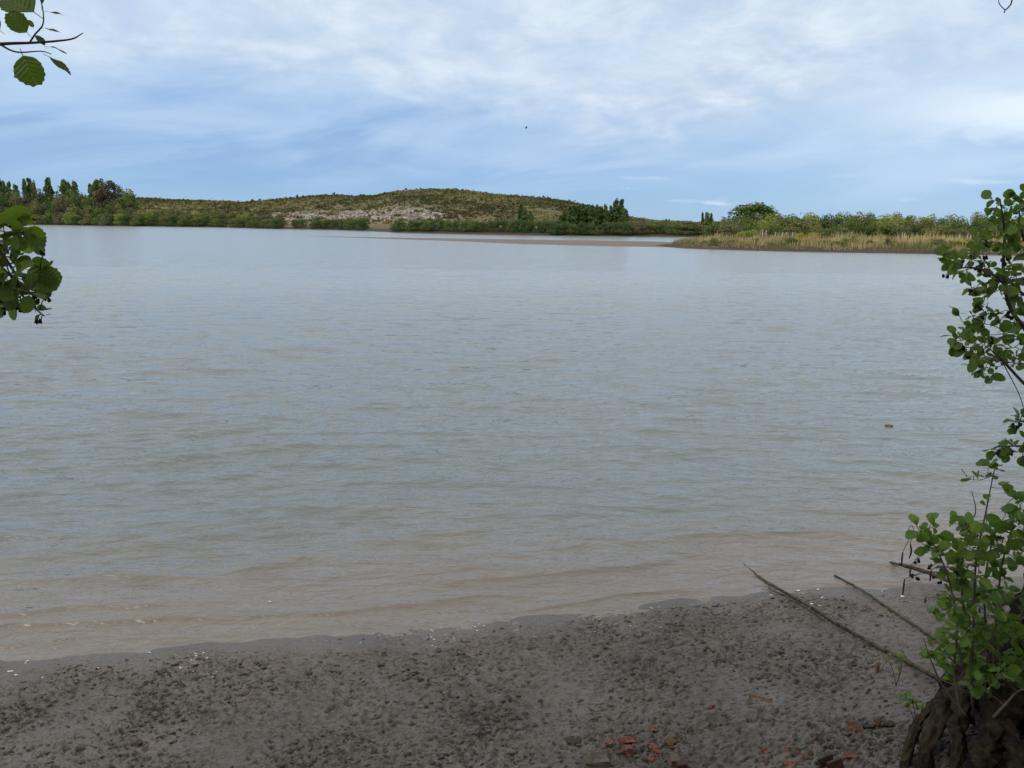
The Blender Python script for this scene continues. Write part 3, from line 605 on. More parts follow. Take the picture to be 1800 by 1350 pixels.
for i, (px, top) in enumerate(posts):
    p = at(px, 420, 126); zz = float(landz(np.array([p[0]]), np.array([p[1]]))[0]); hh = at(px, top, 126)[2] - zz
    o = obj('fence_post', tube_mesh('fence_post', [(0, 0, -.3), (0.01, 0, hh * .5), (rj(.06), 0, hh)], [.075, .07, .06], MAT['post'], 6)); o.location = (p[0], p[1], zz)
    where = ORD[i] + ' from the left' if i < 6 else (ORD[10 - i] + ' from the right' if i < 10 else 'furthest right')
    tag(o, f'pale wooden post in the reeds on the right bank, {where}', 'post', 'posts along the reeds')
# straw grass tuft on the far bank, centre
x, y, z, s = scatter_land(9000, -4, 26, 255, 300, rng); k = (s > .5) & (s < 5.5) & (np.abs(x - 8) < 10); x, y, z = x[k], y[k], z[k]
tag(obj('dry_grass', blades('dry_grass', np.stack([x, y, z], 1), np.clip(rng.normal(.9, .3, len(x)) * np.exp(-((x - 8) / 7) ** 2), .1, 2), .10, rng, MAT['straw'], rng.uniform(.4, 1, len(x)))), 'patch of straw coloured grass on the far shore below the hill', kind='stuff')

# scrub on the hill: too many to count
def hill_scrub():
    r = np.random.default_rng(66); n = 30000; tt = r.uniform(-0.75, 0.30, n); u = r.uniform(0.06, 1.05, n) ** 0.8
    Yc = np.interp(tt, cr_t, cr_Y); ys = np.interp(tt, sh_t, sh_Y) + 12; y = ys + (Yc - ys) * u; x = tt * y; z, s, sb = landz(x, y, True)
    dens = 0.62 + 0.6 * fbm(x / 30, y / 30, 3, 17); k = (s > 10) & (r.random(n) < dens); x, y, z = x[k], y[k], z[k]; n = len(x)
    per = 9; big = (r.random(n) < .05) & (fbm(x / 20, y / 20, 2, 23) > -.1); sz = np.where(big, r.uniform(1.0, 1.8, n), r.uniform(0.4, 1.05, n)) * (y / 450); pid = np.repeat(np.arange(n), per)
    off = r.normal(size=(n * per, 3)) * np.array([.75, .75, .38]) * sz[pid][:, None]; off[:, 2] = np.abs(off[:, 2]) + 0.15
    C = np.stack([x, y, z], 1)[pid] + off; nr = r.normal(size=(n * per, 3)) + [0, -.5, .8]; nr /= np.linalg.norm(nr, axis=1)[:, None]
    a = np.cross(nr, r.normal(size=(n * per, 3))); a /= np.linalg.norm(a, axis=1)[:, None]; b = np.cross(nr, a); q = (sz[pid] * r.uniform(.35, .75, n * per))[:, None]
    V = np.stack([C - a * q, C + b * q * .8, C + a * q, C - b * q * .8], 1).reshape(-1, 3); me = mesh_np('hill_scrub', V, np.arange(len(V)).reshape(-1, 4), MAT['scrub'])
    base = np.clip(0.30 + 0.6 * fbm(x / 55, y / 55, 3, 19) + r.normal(0, .22, n), 0, 1) * np.where(big, .45, 1); attr(me, 'tint', np.repeat(np.clip(base[pid] + r.normal(0, .1, n * per), 0, 1), 4))
    tag(obj('hill_scrub', me), 'low dry scrub dotted all over the hill', kind='stuff')
hill_scrub()

# pale rocks in the eroded bank
def rock_mesh(seed, nx=4):
    r = np.random.default_rng(seed); bm = bmesh.new(); bmesh.ops.create_cube(bm, size=1); bmesh.ops.subdivide_edges(bm, edges=bm.edges[:], cuts=1, use_grid_fill=True)
    for v in bm.verts:
        v.co = Vector(v.co) * (1 + 0.12 * r.normal()) + Vector(r.normal(0, .06, 3))
    me = bpy.data.meshes.new('rock'); bm.to_mesh(me); bm.free(); me.materials.append(MAT['rock']); return me
ROCKS = [rock_mesh(i) for i in range(8)]
op = np.mean(rock_pts, axis=0); outcrop = empty('rock_outcrop', tuple(op)); tag(outcrop, 'band of pale broken rock in the eroded foot of the hill', 'rock outcrop')
for i, p in enumerate(rock_pts):
    o = obj('rock', ROCKS[i % 8], outcrop); o.location = tuple(p - op + np.array([0, -.5, 0.5])); w = random.uniform(1.2, 4.2)
    o.scale = (w, random.uniform(1.4, 2.2), random.uniform(.9, 2.1)); o.rotation_euler = (rj(.15), rj(.12), rj(.5))

# ------------------------------------------------------------------ things lying on the mud
def muds(x, y): return float(mudz0(np.array([x]), np.array([y]))[0])
def mud_at(px, py):
    z = 0.1
    for _ in range(8): p = ground(px, py, z); z = muds(p[0], p[1])
    return np.array([p[0], p[1], z])
def pole(pts, rads, label, weed_seed):
    P = [mud_at(a, b) + np.array([0, 0, dz]) for a, b, dz in pts]; base = P[0].copy()
    path = smooth_path(P, 46); rad = np.interp(np.linspace(0, 1, 46), np.linspace(0, 1, len(rads)), rads)
    path += np.stack([0.008 * fbm(np.arange(46) * .3, 0 * np.arange(46) + weed_seed, 2, 5), 0 * path[:, 0], 0.006 * fbm(np.arange(46) * .35, 0 * np.arange(46) + weed_seed, 2, 9)], 1)
    o = empty('driftwood_pole', tuple(base)); tag(o, label, 'pole', 'thin poles running down the mud into the water')
    obj('shaft', tube_mesh('shaft', path - base, rad, MAT['pole'], 9, 0.22, weed_seed), o)
    return o, path, base
pA, pathA, bA = pole([(1668, 1216, .06), (1600, 1172, .03), (1520, 1128, .018), (1430, 1073, .016), (1352, 1030, .028), (1322, 1010, .03), (1300, 994, .055), (1286, 984, .06)], [.021, .019, .016, .014, .016, .009, .005],
     'longest thin weathered pole, nearest the camera, running down mud into the water', 3)
pB, pathB, bB = pole([(1690, 1160, .05), (1640, 1124, .02), (1580, 1083, .012), (1510, 1038, .02), (1466, 1016, .03)], [.015, .014, .012, .012, .009],
     'middle thin pole on the mud, ending at the water line', 4)
pC, pathC, bC = pole([(1760, 1090, .16), (1700, 1058, .14), (1640, 1030, .12), (1590, 1010, .10), (1556, 993, .04)], [.022, .022, .024, .020, .008],
     'farthest thin pole, green with weed, reaching out over the water', 5)
pD, pathD, bD = pole([(1450, 1097, .03), (1400, 1064, .03), (1350, 1036, .02)], [.006, .008, .006], 'thin stick lying under the longest pole near the water', 6)

def lump_mesh(name, seed, mat, size, flat=0.5, jag=0.28):
    r = np.random.default_rng(seed); bm = bmesh.new(); bmesh.ops.create_icosphere(bm, subdivisions=1, radius=1)
    for v in bm.verts: v.co = Vector((v.co.x * size[0], v.co.y * size[1], v.co.z * size[2])) * (1 + jag * r.normal() * 0.6)
    me = bpy.data.meshes.new(name); bm.to_mesh(me); bm.free(); me.materials.append(mat); return me
def chunk_mesh(name, seed, mat, size, jag=0.16):
    r = np.random.default_rng(seed); bm = bmesh.new(); bmesh.ops.create_cube(bm, size=1)
    bmesh.ops.subdivide_edges(bm, edges=bm.edges[:], cuts=1, use_grid_fill=True)
    for v in bm.verts:
        v.co = Vector((v.co.x * size[0], v.co.y * size[1], v.co.z * size[2])); v.co += Vector((r.normal() * size[0], r.normal() * size[1], r.normal() * size[2])) * jag * 0.5
    bmesh.ops.bevel(bm, geom=bm.edges[:], offset=min(size) * 0.08, segments=1, affect='EDGES')
    me = bpy.data.meshes.new(name); bm.to_mesh(me); bm.free(); me.materials.append(mat); return me
def lay(name, px, py, me, label, cat, group=None, rz=0.0, tilt=(0, 0), lift=0.005):
    p = mud_at(px, py); o = obj(name, me); o.location = (p[0], p[1], p[2] + lift); o.rotation_euler = (tilt[0], tilt[1], rz); tag(o, label, cat, group); return o
bricks = [(1071, 1308, (.050, .035, .020), .3, 'small red brick chip left of the flat red brick piece', 1),
          (1107, 1303, (.095, .040, .022), .05, 'flat red brick piece, the widest of the red fragments', 2),
          (1103, 1322, (.075, .055, .045), .5, 'angular red brick lump just in front of the flat red piece', 3),
          (1144, 1283, (.030, .060, .022), .35, 'upright oblong red brick chip set apart behind the other fragments', 4),
          (1149, 1315, (.045, .055, .025), .6, 'pale red brick flake right of the angular red lump', 5),
          (1156, 1323, (.045, .030, .020), -.3, 'small red brick crumb touching the pale red flake', 6),
          (1145, 1336, (.035, .035, .018), .9, 'tiny pink brick crumb beside the worn tan brick', 7),
          (1062, 1324, (.028, .022, .015), .2, 'tiny red crumb beside the flat grey stone', 8),
          (1345, 1323, (.045, .035, .022), .4, 'lone red brick chip with a dark stick at its left', 9),
          (1387, 1346, (.070, .050, .030), -.4, 'red brick fragment cut by the bottom edge left of the dark bricks', 10),
          (1496, 1331, (.075, .035, .022), .1, 'long red brick flake right of the dark bricks', 11),
          (1250, 1247, (.045, .030, .035), .7, 'small brownish red brick bit alone in the open mud', 12)]
for px, py, s3, rz, lab, sd in bricks:
    lay('brick_fragment', px, py, chunk_mesh('brick_fragment', sd, MAT['brick'], s3, .3), lab, 'brick fragment', 'broken red brick pieces on the mud', rz, (rj(.2), rj(.2)), s3[2] * .3)
lay('worn_brick', 1185, 1341, chunk_mesh('worn_brick', 31, MAT['tanbrick'], (.065, .075, .06), .12), 'worn tan brick half at the bottom edge with a dark wet side', 'brick', None, .15, (.1, .1), .02)
lay('dark_brick', 1197, 1352, chunk_mesh('dark_brick', 32, MAT['darkbrick'], (.07, .05, .08), .05), 'dark soaked brick leaning on the worn tan brick', 'brick', None, .1, (0, 0), .01)
lay('dark_brick', 1452, 1346, chunk_mesh('dark_brick', 33, MAT['darkbrick'], (.11, .022, .085), .05), 'upright dark brick slab, rear one of two side by side', 'brick', 'two upright dark brick slabs', .35, (-.35, -.15), .02)
lay('dark_brick', 1468, 1353, chunk_mesh('dark_brick', 34, MAT['darkbrick'], (.11, .022, .085), .05), 'upright dark brick slab, front one of two side by side', 'brick', 'two upright dark brick slabs', .35, (-.35, -.15), .02)
lay('flat_stone', 1052, 1338, chunk_mesh('flat_stone', 35, MAT['stone'], (.15, .10, .045), .22), 'flat muddy grey stone slab left of the red brick pieces', 'stone', None, .1, (.05, .03), .02)
lay('stone', 1212, 1285, lump_mesh('stone', 36, MAT['clod'], (.028, .025, .02)), 'round dark stone to the right of the oblong brick chip', 'stone')
lay('stick', 1326, 1322, chunk_mesh('stick', 37, MAT['clod'], (.12, .012, .012), .2), 'short dark stick pointing at the lone red brick chip', 'stick', None, -.25)
lay('stick', 1262, 1277, chunk_mesh('stick', 38, MAT['clod'], (.30, .014, .014), .4), 'bent dark stick in the open mud above the brick pieces', 'stick', None, .55)
lay('dead_twig', 1541, 1183, chunk_mesh('dead_twig', 39, MAT['deadleaf'], (.018, .02, .10), .4), 'reddish brown dead twig standing in the mud beside the longest pole', 'twig', None, .3, (.1, .2), .03)
for i, (px, py, s, lab) in enumerate([(1330, 1228, .055, 'curled brown dead leaf in the mud left of the dead leaf with a stalk'), (1350, 1233, .045, 'orange brown dead leaf with a stalk on the right mud'), (1310, 1224, .04, 'dark crumpled leaf at the left of a row of dead leaves')]):
    lay('dead_leaf', px, py, lump_mesh('dead_leaf', 60 + i, MAT['deadleaf'], (s, s * .5, s * .3), .5, .5), lab, 'dead leaf', 'dead leaves on the right mud', rj(1), (0, 0), .004)
for i, (px, py, w, lab) in enumerate([(1555, 1272, .13, 'dark heap of weed in the mud left of the gnarled root'), (1505, 1280, .12, 'flat dark weed heap in the right mud'), (1445, 1300, .12, 'brown weed heap above the dark brick slabs'),
        (1405, 1325, .11, 'low dark weed heap left of the dark brick slabs'), (1195, 1306, .11, 'dark weed heap right of the red bricks'), (1012, 1304, .12, 'brown weed heap left of the red bricks'),
        (1262, 1066, .05, 'black clod standing at the edge of the film of water'), (1288, 1082, .05, 'black clod just behind the water edge clod'), (245, 1306, .06, 'black clod in the lower left mud'), (905, 1300, .05, 'dark clod in the middle of the lower mud')]):
    r = np.random.default_rng(700 + i); p = mud_at(px, py); o = empty('weed_heap' if w > .1 else 'mud_clump', tuple(p)); tag(o, lab, 'weed' if w > .1 else 'mud clump', 'weed heaps on the mud' if w > .1 else 'black mud clumps')
    for k in range(7):
        m_ = obj('clod', lump_mesh('clod', 720 + 10 * i + k, MAT['clod'] if k % 3 else MAT['deadleaf'], tuple(w * np.array([.30, .22, .16]) * r.uniform(.6, 1.1)), .5, .5), o)
        m_.location = (r.normal(0, w * .38), r.normal(0, w * .2), w * .05); m_.rotation_euler.z = r.uniform(0, 6)
def scatter_lumps(name, n, seed, mat, s0, s1, region, label, squash=.6, bias=None):
    r = np.random.default_rng(seed); base = bmesh.new(); bmesh.ops.create_icosphere(base, subdivisions=1, radius=1); bv = np.array([v.co[:] for v in base.verts]); bf = np.array([[v.index for v in f.verts] for f in base.faces]); base.free()
    V, Fs = [], []; k = 0
    while k < n:
        px = r.uniform(-60, 1860); py = r.uniform(*region); p = mud_at(px, py); d = float(shore_d(p[0], p[1]))
        if bias is None:
            if d > -0.12 or r.random() > 0.25 + 0.9 * float(sstep(-.35, .3, fbm(np.array([p[0] * .7 + 3]), np.array([p[1] * .9]), 3, 31))[0]): continue
        elif not (bias[0] < d < bias[1]) or r.random() > float(sstep(-.1, .5, fbm(np.array([p[0] * 1.3]), np.array([p[1] * 0.5]), 3, 37))[0]) + .03: continue
        s = s0 * (s1 / s0) ** (r.random() ** 1.6); q = bv * (1 + 0.28 * r.normal(size=(len(bv), 1))); a = r.normal(.25, .5)
        q = q * np.array([s * r.uniform(1.0, 3.0), s, s * squash]); q = np.stack([q[:, 0] * math.cos(a) - q[:, 1] * math.sin(a), q[:, 0] * math.sin(a) + q[:, 1] * math.cos(a), q[:, 2]], 1)
        Fs.append(bf + len(bv) * k); V.append(q + p + [0, 0, s * .15]); k += 1
    me = mesh_np(name, np.vstack(V), np.vstack(Fs), mat); tag(obj(name, me), label, kind='stuff')
scatter_lumps('mud_clods', 9500, 81, MAT['clod'], .003, .012, (1045, 1365), 'small dark clods scattered over the mud')
scatter_lumps('tiny_specks', 120, 82, MAT['shell'], .002, .006, (1010, 1200), 'tiny white flecks along the waterline', .25, (-.55, -.02))  # sparse tiny white lumps near the waterline
specks = [(18, 1182, .030, 'largest white fleck at the far left of the waterline'), (26, 1188, .022, 'white fleck touching the largest fleck at far left'), (75, 1192, .013, 'small white fleck right of the far left pair'), (48, 1163, .012, 'white fleck by the water at far left'),
          (1403, 1039, .020, 'brightest painted sky glint just right of the longest pole'), (1438, 1037, .018, 'painted sky glint midway between longest and middle poles at the water'), (1412, 1044, .012, 'small painted sky glint below the brightest glint'), (1445, 1051, .013, 'painted sky glint between the poles, lower right'),  # white lumps that paint the sky's glints on the wet mud
          (1427, 1062, .014, 'white fleck lying beside the longest pole'), (1440, 1065, .013, 'white fleck right of the one beside the longest pole'), (1550, 1040, .013, 'white fleck right of the middle pole by the water'), (1586, 1049, .020, 'white fleck under the hanging catkin'),
          (173, 1175, .009, 'small white fleck in the left mud near the water'), (565, 1142, .010, 'white fleck left of centre on the waterline'), (634, 1131, .010, 'white fleck on the waterline left of the middle'), (763, 1125, .010, 'lone white fleck near the middle of the waterline'), (400, 1333, .010, 'single white fleck low in the left mud')]
SHM = [lump_mesh('shell', 90 + i, MAT['shell'], (1, .55, .22), .3, .35) for i in range(4)]
for i, (px, py, s, lab) in enumerate(specks):
    o = lay('shell', px, py, SHM[i % 4], lab, 'shell', 'white flecks along the waterline', rj(.6), (0, 0), .006); o.scale = (s, s, s)  # small white lumps laid near the water
# things afloat
p = ground(1563, 748, .01); o = obj('floating_leaf', lump_mesh('floating_leaf', 95, MAT['deadleaf'], (.09, .05, .02), .3, .3)); o.location = tuple(p); tag(o, 'brown dead leaf floating on the water at right', 'leaf')
p = ground(474, 1057, .012); o = obj('feather', lump_mesh('feather', 96, MAT['shell'], (.016, .008, .005), .3, .3)); o.location = tuple(p); tag(o, 'white feather floating near the left shore', 'feather')

# ------------------------------------------------------------------ alder foliage near the camera
def leaf_mesh(seed):
    """round toothed alder leaf with a stalk, base at the origin, length 1 along +X"""
    r = np.random.default_rng(seed); nseg = 7; V = []; Fs = []
    fold = r.uniform(.05, .22); droop = r.uniform(.05, .35); wav = r.uniform(.02, .05); w0 = r.uniform(.40, .47); notch = r.uniform(-.02, .05)
    def surf(x, yy): return fold * abs(yy) - droop * x * x + wav * math.sin(7 * x + 3 * yy + seed)
    xs = [0, .10, .24, .40, .57, .73, .86, .95]; ws = [.0, .52, .82, .98, 1.0, .86, .60, .30]
    for i, x in enumerate(xs): V.append((x if i < 7 else .96 - notch, 0, surf(x, 0)))
    n = len(xs); side = 13
    for sgn in (1, -1):
        for i in range(1, n):
            yy = sgn * w0 * ws[i] * (1.05 + r.normal() * .02); V.append((xs[i] + .03, yy, surf(xs[i], yy)))
            if i < n - 1:
                x2 = (xs[i] + xs[i + 1]) / 2; yy2 = sgn * w0 * (ws[i] + ws[i + 1]) / 2 * 0.985; V.append((x2, yy2, surf(x2, yy2)))
    for q, off in ((0, n), (1, n + side)):
        o = [off + k for k in range(side)]
        tri = [(0, 1, o[0])]
        for i in range(n - 2): tri += [(i + 1, o[2 * i + 1], o[2 * i]), (i + 1, i + 2, o[2 * i + 1]), (i + 2, o[2 * i + 2], o[2 * i + 1])]
        Fs += [t if q == 0 else t[::-1] for t in tri]
    b = len(V); st = .24; V += [(0.02, .012, 0), (0.02, -.012, 0), (0.02, 0, -.02), (-st, .008, -.05), (-st, -.008, -.05), (-st, 0, -.07)]
    Fs += [(b, b + 1, b + 4, b + 3), (b + 1, b + 2, b + 5, b + 4), (b + 2, b, b + 3, b + 5)]
    me = bpy.data.meshes.new('leaf'); me.from_pydata(V, [], Fs); me.materials.append(MAT['leaf']); me.polygons.foreach_set('use_smooth', [True] * len(Fs)); me.update(); return me
LEAF = [leaf_mesh(i) for i in range(8)]
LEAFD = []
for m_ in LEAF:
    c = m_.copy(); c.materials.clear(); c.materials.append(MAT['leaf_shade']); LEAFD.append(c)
def leaf_matrix(base, direction, normal, length, widen=1.0):
    x = Vector(direction).normalized(); z = Vector(normal); z = (z - x * z.dot(x))
    if z.length < 1e-4: z = x.orthogonal()
    z.normalize(); y = z.cross(x); b = Vector(base) + x * length * .24
    return Matrix(((x.x * length, y.x * length * widen, z.x * length, b.x), (x.y * length, y.y * length * widen, z.y * length, b.y), (x.z * length, y.z * length * widen, z.z * length, b.z), (0, 0, 0, 1)))
def cone_mesh():
    bm = bmesh.new(); bmesh.ops.create_icosphere(bm, subdivisions=2, radius=1)
    r = np.random.default_rng(5)
    for i, v in enumerate(bm.verts): v.co = Vector((v.co.x * .72, v.co.y * .72, v.co.z)) * (1 + .16 * (1 if i % 2 else -1) * abs(r.normal()))
    me = bpy.data.meshes.new('cone'); bm.to_mesh(me); bm.free(); me.materials.append(MAT['cone']); return me
CONE = cone_mesh()
class Alder:
    """a woody plant: a root object, branches and twigs as tubes, leaves each its own object up to a limit"""
    def __init__(s, name, loc, label, cat, seed, mat_twig, limit=300):
        s.o = empty(name, tuple(loc)); tag(s.o, label, cat); s.loc = np.array(loc, float); s.nodes = []; s.rng = np.random.default_rng(seed); s.mt = mat_twig; s.leaves = []; s.limit = limit
    def branch(s, pts, rads, name='branch', seg=7, n=None, mat=None, rough=0.0, seed=0):
        n = n or len(pts) * 5; path = smooth_path(pts, n); rad = np.interp(np.linspace(0, 1, n), np.linspace(0, 1, len(rads)), rads)
        obj(name, tube_mesh(name, path - s.loc, rad, mat or s.mt, seg, rough, seed), s.o)
        s.nodes += list(path[n // 4:]); return path
    def twig_to(s, target, r0=.0035, leafy=5, lsize=.065, up=.25, avoid=None):
        N = np.array(s.nodes); d = np.linalg.norm(N - target, axis=1); k = int(np.argmin(d)); a = N[k]; L = d[k]
        if L < .02: a = N[max(0, k - 6)]; L = np.linalg.norm(a - target)
        mid = (a + target) / 2 + s.rng.normal(0, .10 * L, 3) + np.array([0, 0, -.06 * L]); path = smooth_path([a, mid, target], 5)
        obj('twig', tube_mesh('twig', path - s.loc, np.linspace(r0, r0 * .45, 5), s.mt, 5), s.o); s.nodes += list(path[2:])
        ax = (target - mid) / (np.linalg.norm(target - mid) + 1e-6)
        for j in range(leafy):
            t = 1 - j / max(1, leafy) * min(0.8, .16 / max(L, .05)) ; b = path[-1] * t + path[2] * (1 - t) if t > .0 else path[2]
            side = np.cross(ax, s.rng.normal(size=3)); side /= np.linalg.norm(side) + 1e-9
            dr = ax * s.rng.uniform(.0, .8) + side * s.rng.uniform(.5, 1.0) + np.array([0, 0, -.15]); nr = np.array([0, -.35, up + .55]) + s.rng.normal(0, .75, 3)
            s.leaves.append((b, dr, nr, lsize * s.rng.uniform(.42, 1.22), s.rng.uniform(.8, 1.08)))
    def leaf(s, base, dr, nr, size, wide=1.0): s.leaves.append((base, dr, nr, size, wide))
    def cones(s, p, n=3, size=.011):
        p = np.array(p)
        for k in range(n):
            c = obj('cone', CONE, s.o); c.location = tuple(p - s.loc + s.rng.normal(0, size * .9, 3) * [1, .8, 1]); c.scale = (size * s.rng.uniform(.8, 1.15),) * 3; c.rotation_euler = tuple(s.rng.normal(0, .5, 3))
        N = np.array(s.nodes); a = N[int(np.argmin(np.linalg.norm(N - p, axis=1)))]; path = smooth_path([a, (a + p) / 2 + [0, 0, .012], p], 5); obj('twig', tube_mesh('twig', path - s.loc, [.0022, .002, .002, .0018, .0015], s.mt, 5), s.o)
    def catkin(s, p, length=.06, bend=.0):
        p = np.array(p); path = smooth_path([p, p + [bend, 0, -length * .5], p + [bend * .3, 0, -length]], 7)
        obj('catkin', tube_mesh('catkin', path - s.loc, [.0025, .0048, .0052, .0052, .005, .0045, .002], MAT['catkin'], 6, .3, 3), s.o)
        N = np.array(s.nodes); a = N[int(np.argmin(np.linalg.norm(N - p, axis=1)))]; path = smooth_path([a, (a + p) / 2 + [0, 0, .03], p], 6); obj('twig', tube_mesh('twig', path - s.loc, [.0022] * 5 + [.0015], s.mt, 5), s.o)
    def finish(s, lib):
        s.leaves.sort(key=lambda l: abs(l[0][0] - CAM[0]) if s.loc[0] > 0 else -l[0][0])     # leaves towards the middle of the view first
        rest = []
        for i, lf in enumerate(s.leaves):
            m = leaf_matrix(np.array(lf[0]) - s.loc, lf[1], lf[2], lf[3], lf[4] if len(lf) > 4 else 1.0)
            if i < s.limit:
                o = bpy.data.objects.new('leaf', lib[int(s.rng.integers(len(lib)))]); link(o, s.o); o.matrix_local = m
            else: rest.append((lib[i % len(lib)], m))
        if rest:
            bm = bmesh.new()
            for me, m in rest:
                t = me.copy(); t.transform(m); bm.from_mesh(t); bpy.data.meshes.remove(t)
            me = bpy.data.meshes.new('leaf_mass'); bm.to_mesh(me); bm.free(); me.materials.append(lib[0].materials[0]); o = obj('leaf_mass', me, s.o); o['kind'] = 'stuff'
def in_poly(p, poly):
    x, y = p; c = False
    for i in range(len(poly)):
        x1, y1 = poly[i]; x2, y2 = poly[(i + 1) % len(poly)]
        if (y1 > y) != (y2 > y) and x < (x2 - x1) * (y - y1) / (y2 - y1) + x1: c = not c
    return c
def fill(poly, n, rng, mind):
    xs = [q[0] for q in poly]; ys = [q[1] for q in poly]; out = []; tries = 0
    while len(out) < n and tries < 20000:
        tries += 1; p = (rng.uniform(min(xs), max(xs)), rng.uniform(min(ys), max(ys)))
        if in_poly(p, poly) and all((p[0] - q[0]) ** 2 + (p[1] - q[1]) ** 2 > mind * mind for q in out): out.append(p)
    return out

# ---- alder on the right: trunk just outside the frame, boughs reaching back in
YR = 4.35
base = mud_at(1832, 1275)
tr = Alder('alder_tree', base, 'alder tree at the right edge with round leaves and black cones', 'tree', 12, MAT['twig'], 300)
tp = [base + [0, 0, -.3], base + [-.02, .06, .25], base + [-.01, .1, .70], base + [.10, .1, 1.0], base + [.40, 0, 1.7], base + [.75, -.1, 2.6], base + [.95, -.3, 3.9], base + [.9, -.7, 5.2], base + [.6, -1.3, 6.6]]
trunk_path = tr.branch(tp, [.30, .24, .21, .19, .14, .12, .10, .08, .05], 'trunk', 18, 60, MAT['bark'], .5, 4)
# roots that arch down to the mud below the trunk
def root(pts, rads, seed, rough=.5): tr.branch([mud_at(a, b) + np.array([0, dy, dz]) for a, b, dy, dz in pts], rads, 'root', 20, 64, MAT['root'], rough, seed)
root([(1846, 1240, .08, .42), (1760, 1252, .04, .36), (1690, 1272, .0, .30), (1648, 1300, -.02, .22), (1618, 1342, -.04, .10), (1604, 1380, -.06, -.08)], [.10, .075, .060, .048, .040, .045], 1, .8)
root([(1660, 1285, .0, .27), (1640, 1290, 0, .22), (1612, 1312, .02, .14), (1594, 1345, .02, .05), (1586, 1375, 0, -.06)], [.040, .036, .028, .024, .022], 5, .7)
root([(1720, 1262, .02, .31), (1690, 1285, -.03, .28), (1668, 1312, -.06, .22), (1662, 1350, -.09, .10), (1650, 1400, -.1, -.1)], [.055, .052, .044, .036, .034], 2, .9)
root([(1846, 1275, .0, .38), (1780, 1288, -.03, .33), (1735, 1305, -.08, .27), (1712, 1338, -.11, .18), (1704, 1362, -.12, .10)], [.12, .105, .10, .075, .03], 3, .9)
root([(1700, 1278, -.02, .30), (1722, 1300, -.10, .27), (1750, 1330, -.14, .20), (1765, 1372, -.16, .06)], [.040, .045, .050, .05], 7, .9)
root([(1856, 1290, -.05, .34), (1822, 1325, -.10, .26), (1798, 1365, -.12, .14), (1790, 1420, -.12, 0)], [.12, .085, .065, .06], 4, .9)
root([(1836, 1236, .10, .40), (1770, 1236, .10, .37), (1710, 1250, .08, .30), (1670, 1262, .05, .22), (1652, 1272, .03, .10)], [.14, .12, .095, .06, .03], 6, .8)
root([(1650, 1262, .03, .26), (1668, 1252, .05, .28), (1690, 1262, .0, .30), (1740, 1278, -.06, .34), (1790, 1300, -.12, .30)], [.012, .020, .016, .012, .010], 8, .4)
tr.nodes = list(trunk_path[22:])
A = lambda px, py, dy=0.0: at(px, py, YR + dy)
tr.branch([trunk_path[33], A(1900, 760, .1), A(1830, 700, .05), A(1800, 674), A(1768, 640, -.05), A(1745, 618, -.05)], [.022, .016, .011, .009, .007, .005])
tr.branch([trunk_path[37], A(1900, 640, .1), A(1820, 590, 0), A(1778, 545, 0), A(1764, 480, 0), A(1766, 410, 0), A(1758, 350, -.05)], [.024, .018, .013, .011, .009, .007, .003])
tr.branch([A(1770, 505, 0), A(1742, 480, -.05), A(1705, 470, -.1), A(1682, 473, -.1)], [.007, .006, .005, .003])
tr.branch([trunk_path[37], A(1880, 520, .2), A(1830, 470, .15), A(1800, 420, .1), A(1790, 360, .1)], [.02, .014, .010, .008, .004])
tr.branch([A(1800, 520, .05), A(1770, 492, .1), A(1720, 500, .1)], [.007, .005, .003])
tr.branch([trunk_path[31], A(1900, 830, .2), A(1840, 790, .2), A(1790, 784, .2), A(1748, 786, .2)], [.015, .011, .008, .006, .003])
tr.branch([trunk_path[31], A(1890, 770, .1), A(1830, 740, .1), A(1785, 742, .1)], [.013, .009, .007, .003])
tr.branch([A(1764, 640), A(1790, 690), A(1800, 720)], [.003, .0025, .002], 'twig')
polyU = [(1745, 345), (1765, 350), (1775, 380), (1800, 330), (1830, 330), (1830, 640), (1775, 640), (1725, 655), (1715, 625), (1668, 600), (1690, 585), (1710, 560), (1690, 545), (1705, 520), (1695, 490), (1660, 470), (1655, 435), (1690, 430), (1720, 405), (1740, 385)]
for q in sorted(fill(polyU, 105, tr.rng, 10.5), key=lambda q: -q[0]): tr.twig_to(A(q[0], q[1], tr.rng.normal(0, .13)), .003, int(tr.rng.integers(6, 8)), .055)
for q in [(1740, 352), (1752, 362), (1745, 375), (1665, 440), (1660, 458), (1672, 455), (1684, 548), (1676, 592), (1688, 606), (1722, 655), (1735, 662), (1718, 640), (1788, 342), (1798, 345), (1772, 368), (1780, 385)]: tr.twig_to(A(*q), .0025, 4, .064)
for q in [(1752, 786), (1765, 780), (1780, 778), (1795, 790), (1742, 790), (1782, 740), (1795, 735), (1790, 755), (1770, 795), (1800, 800)]: tr.twig_to(A(q[0], q[1], .15), .0025, 5, .060)
for q, n in [((1661, 484), 2), ((1665, 471), 2), ((1685, 462), 3), ((1684, 466), 2), ((1752, 492), 4), ((1738, 430), 4), ((1708, 510), 3), ((1725, 562), 4), ((1692, 614), 3), ((1705, 626), 3), ((1770, 555), 4), ((1778, 558), 3), ((1795, 645), 3), ((1780, 748), 3), ((1791, 746), 3), ((1755, 795), 3), ((1780, 800), 3), ((1722, 475), 4), ((1766, 460), 3), ((1720, 540), 3), ((1745, 600), 3), ((1730, 455), 3)]: tr.cones(A(q[0], q[1], -.05), n, .012)
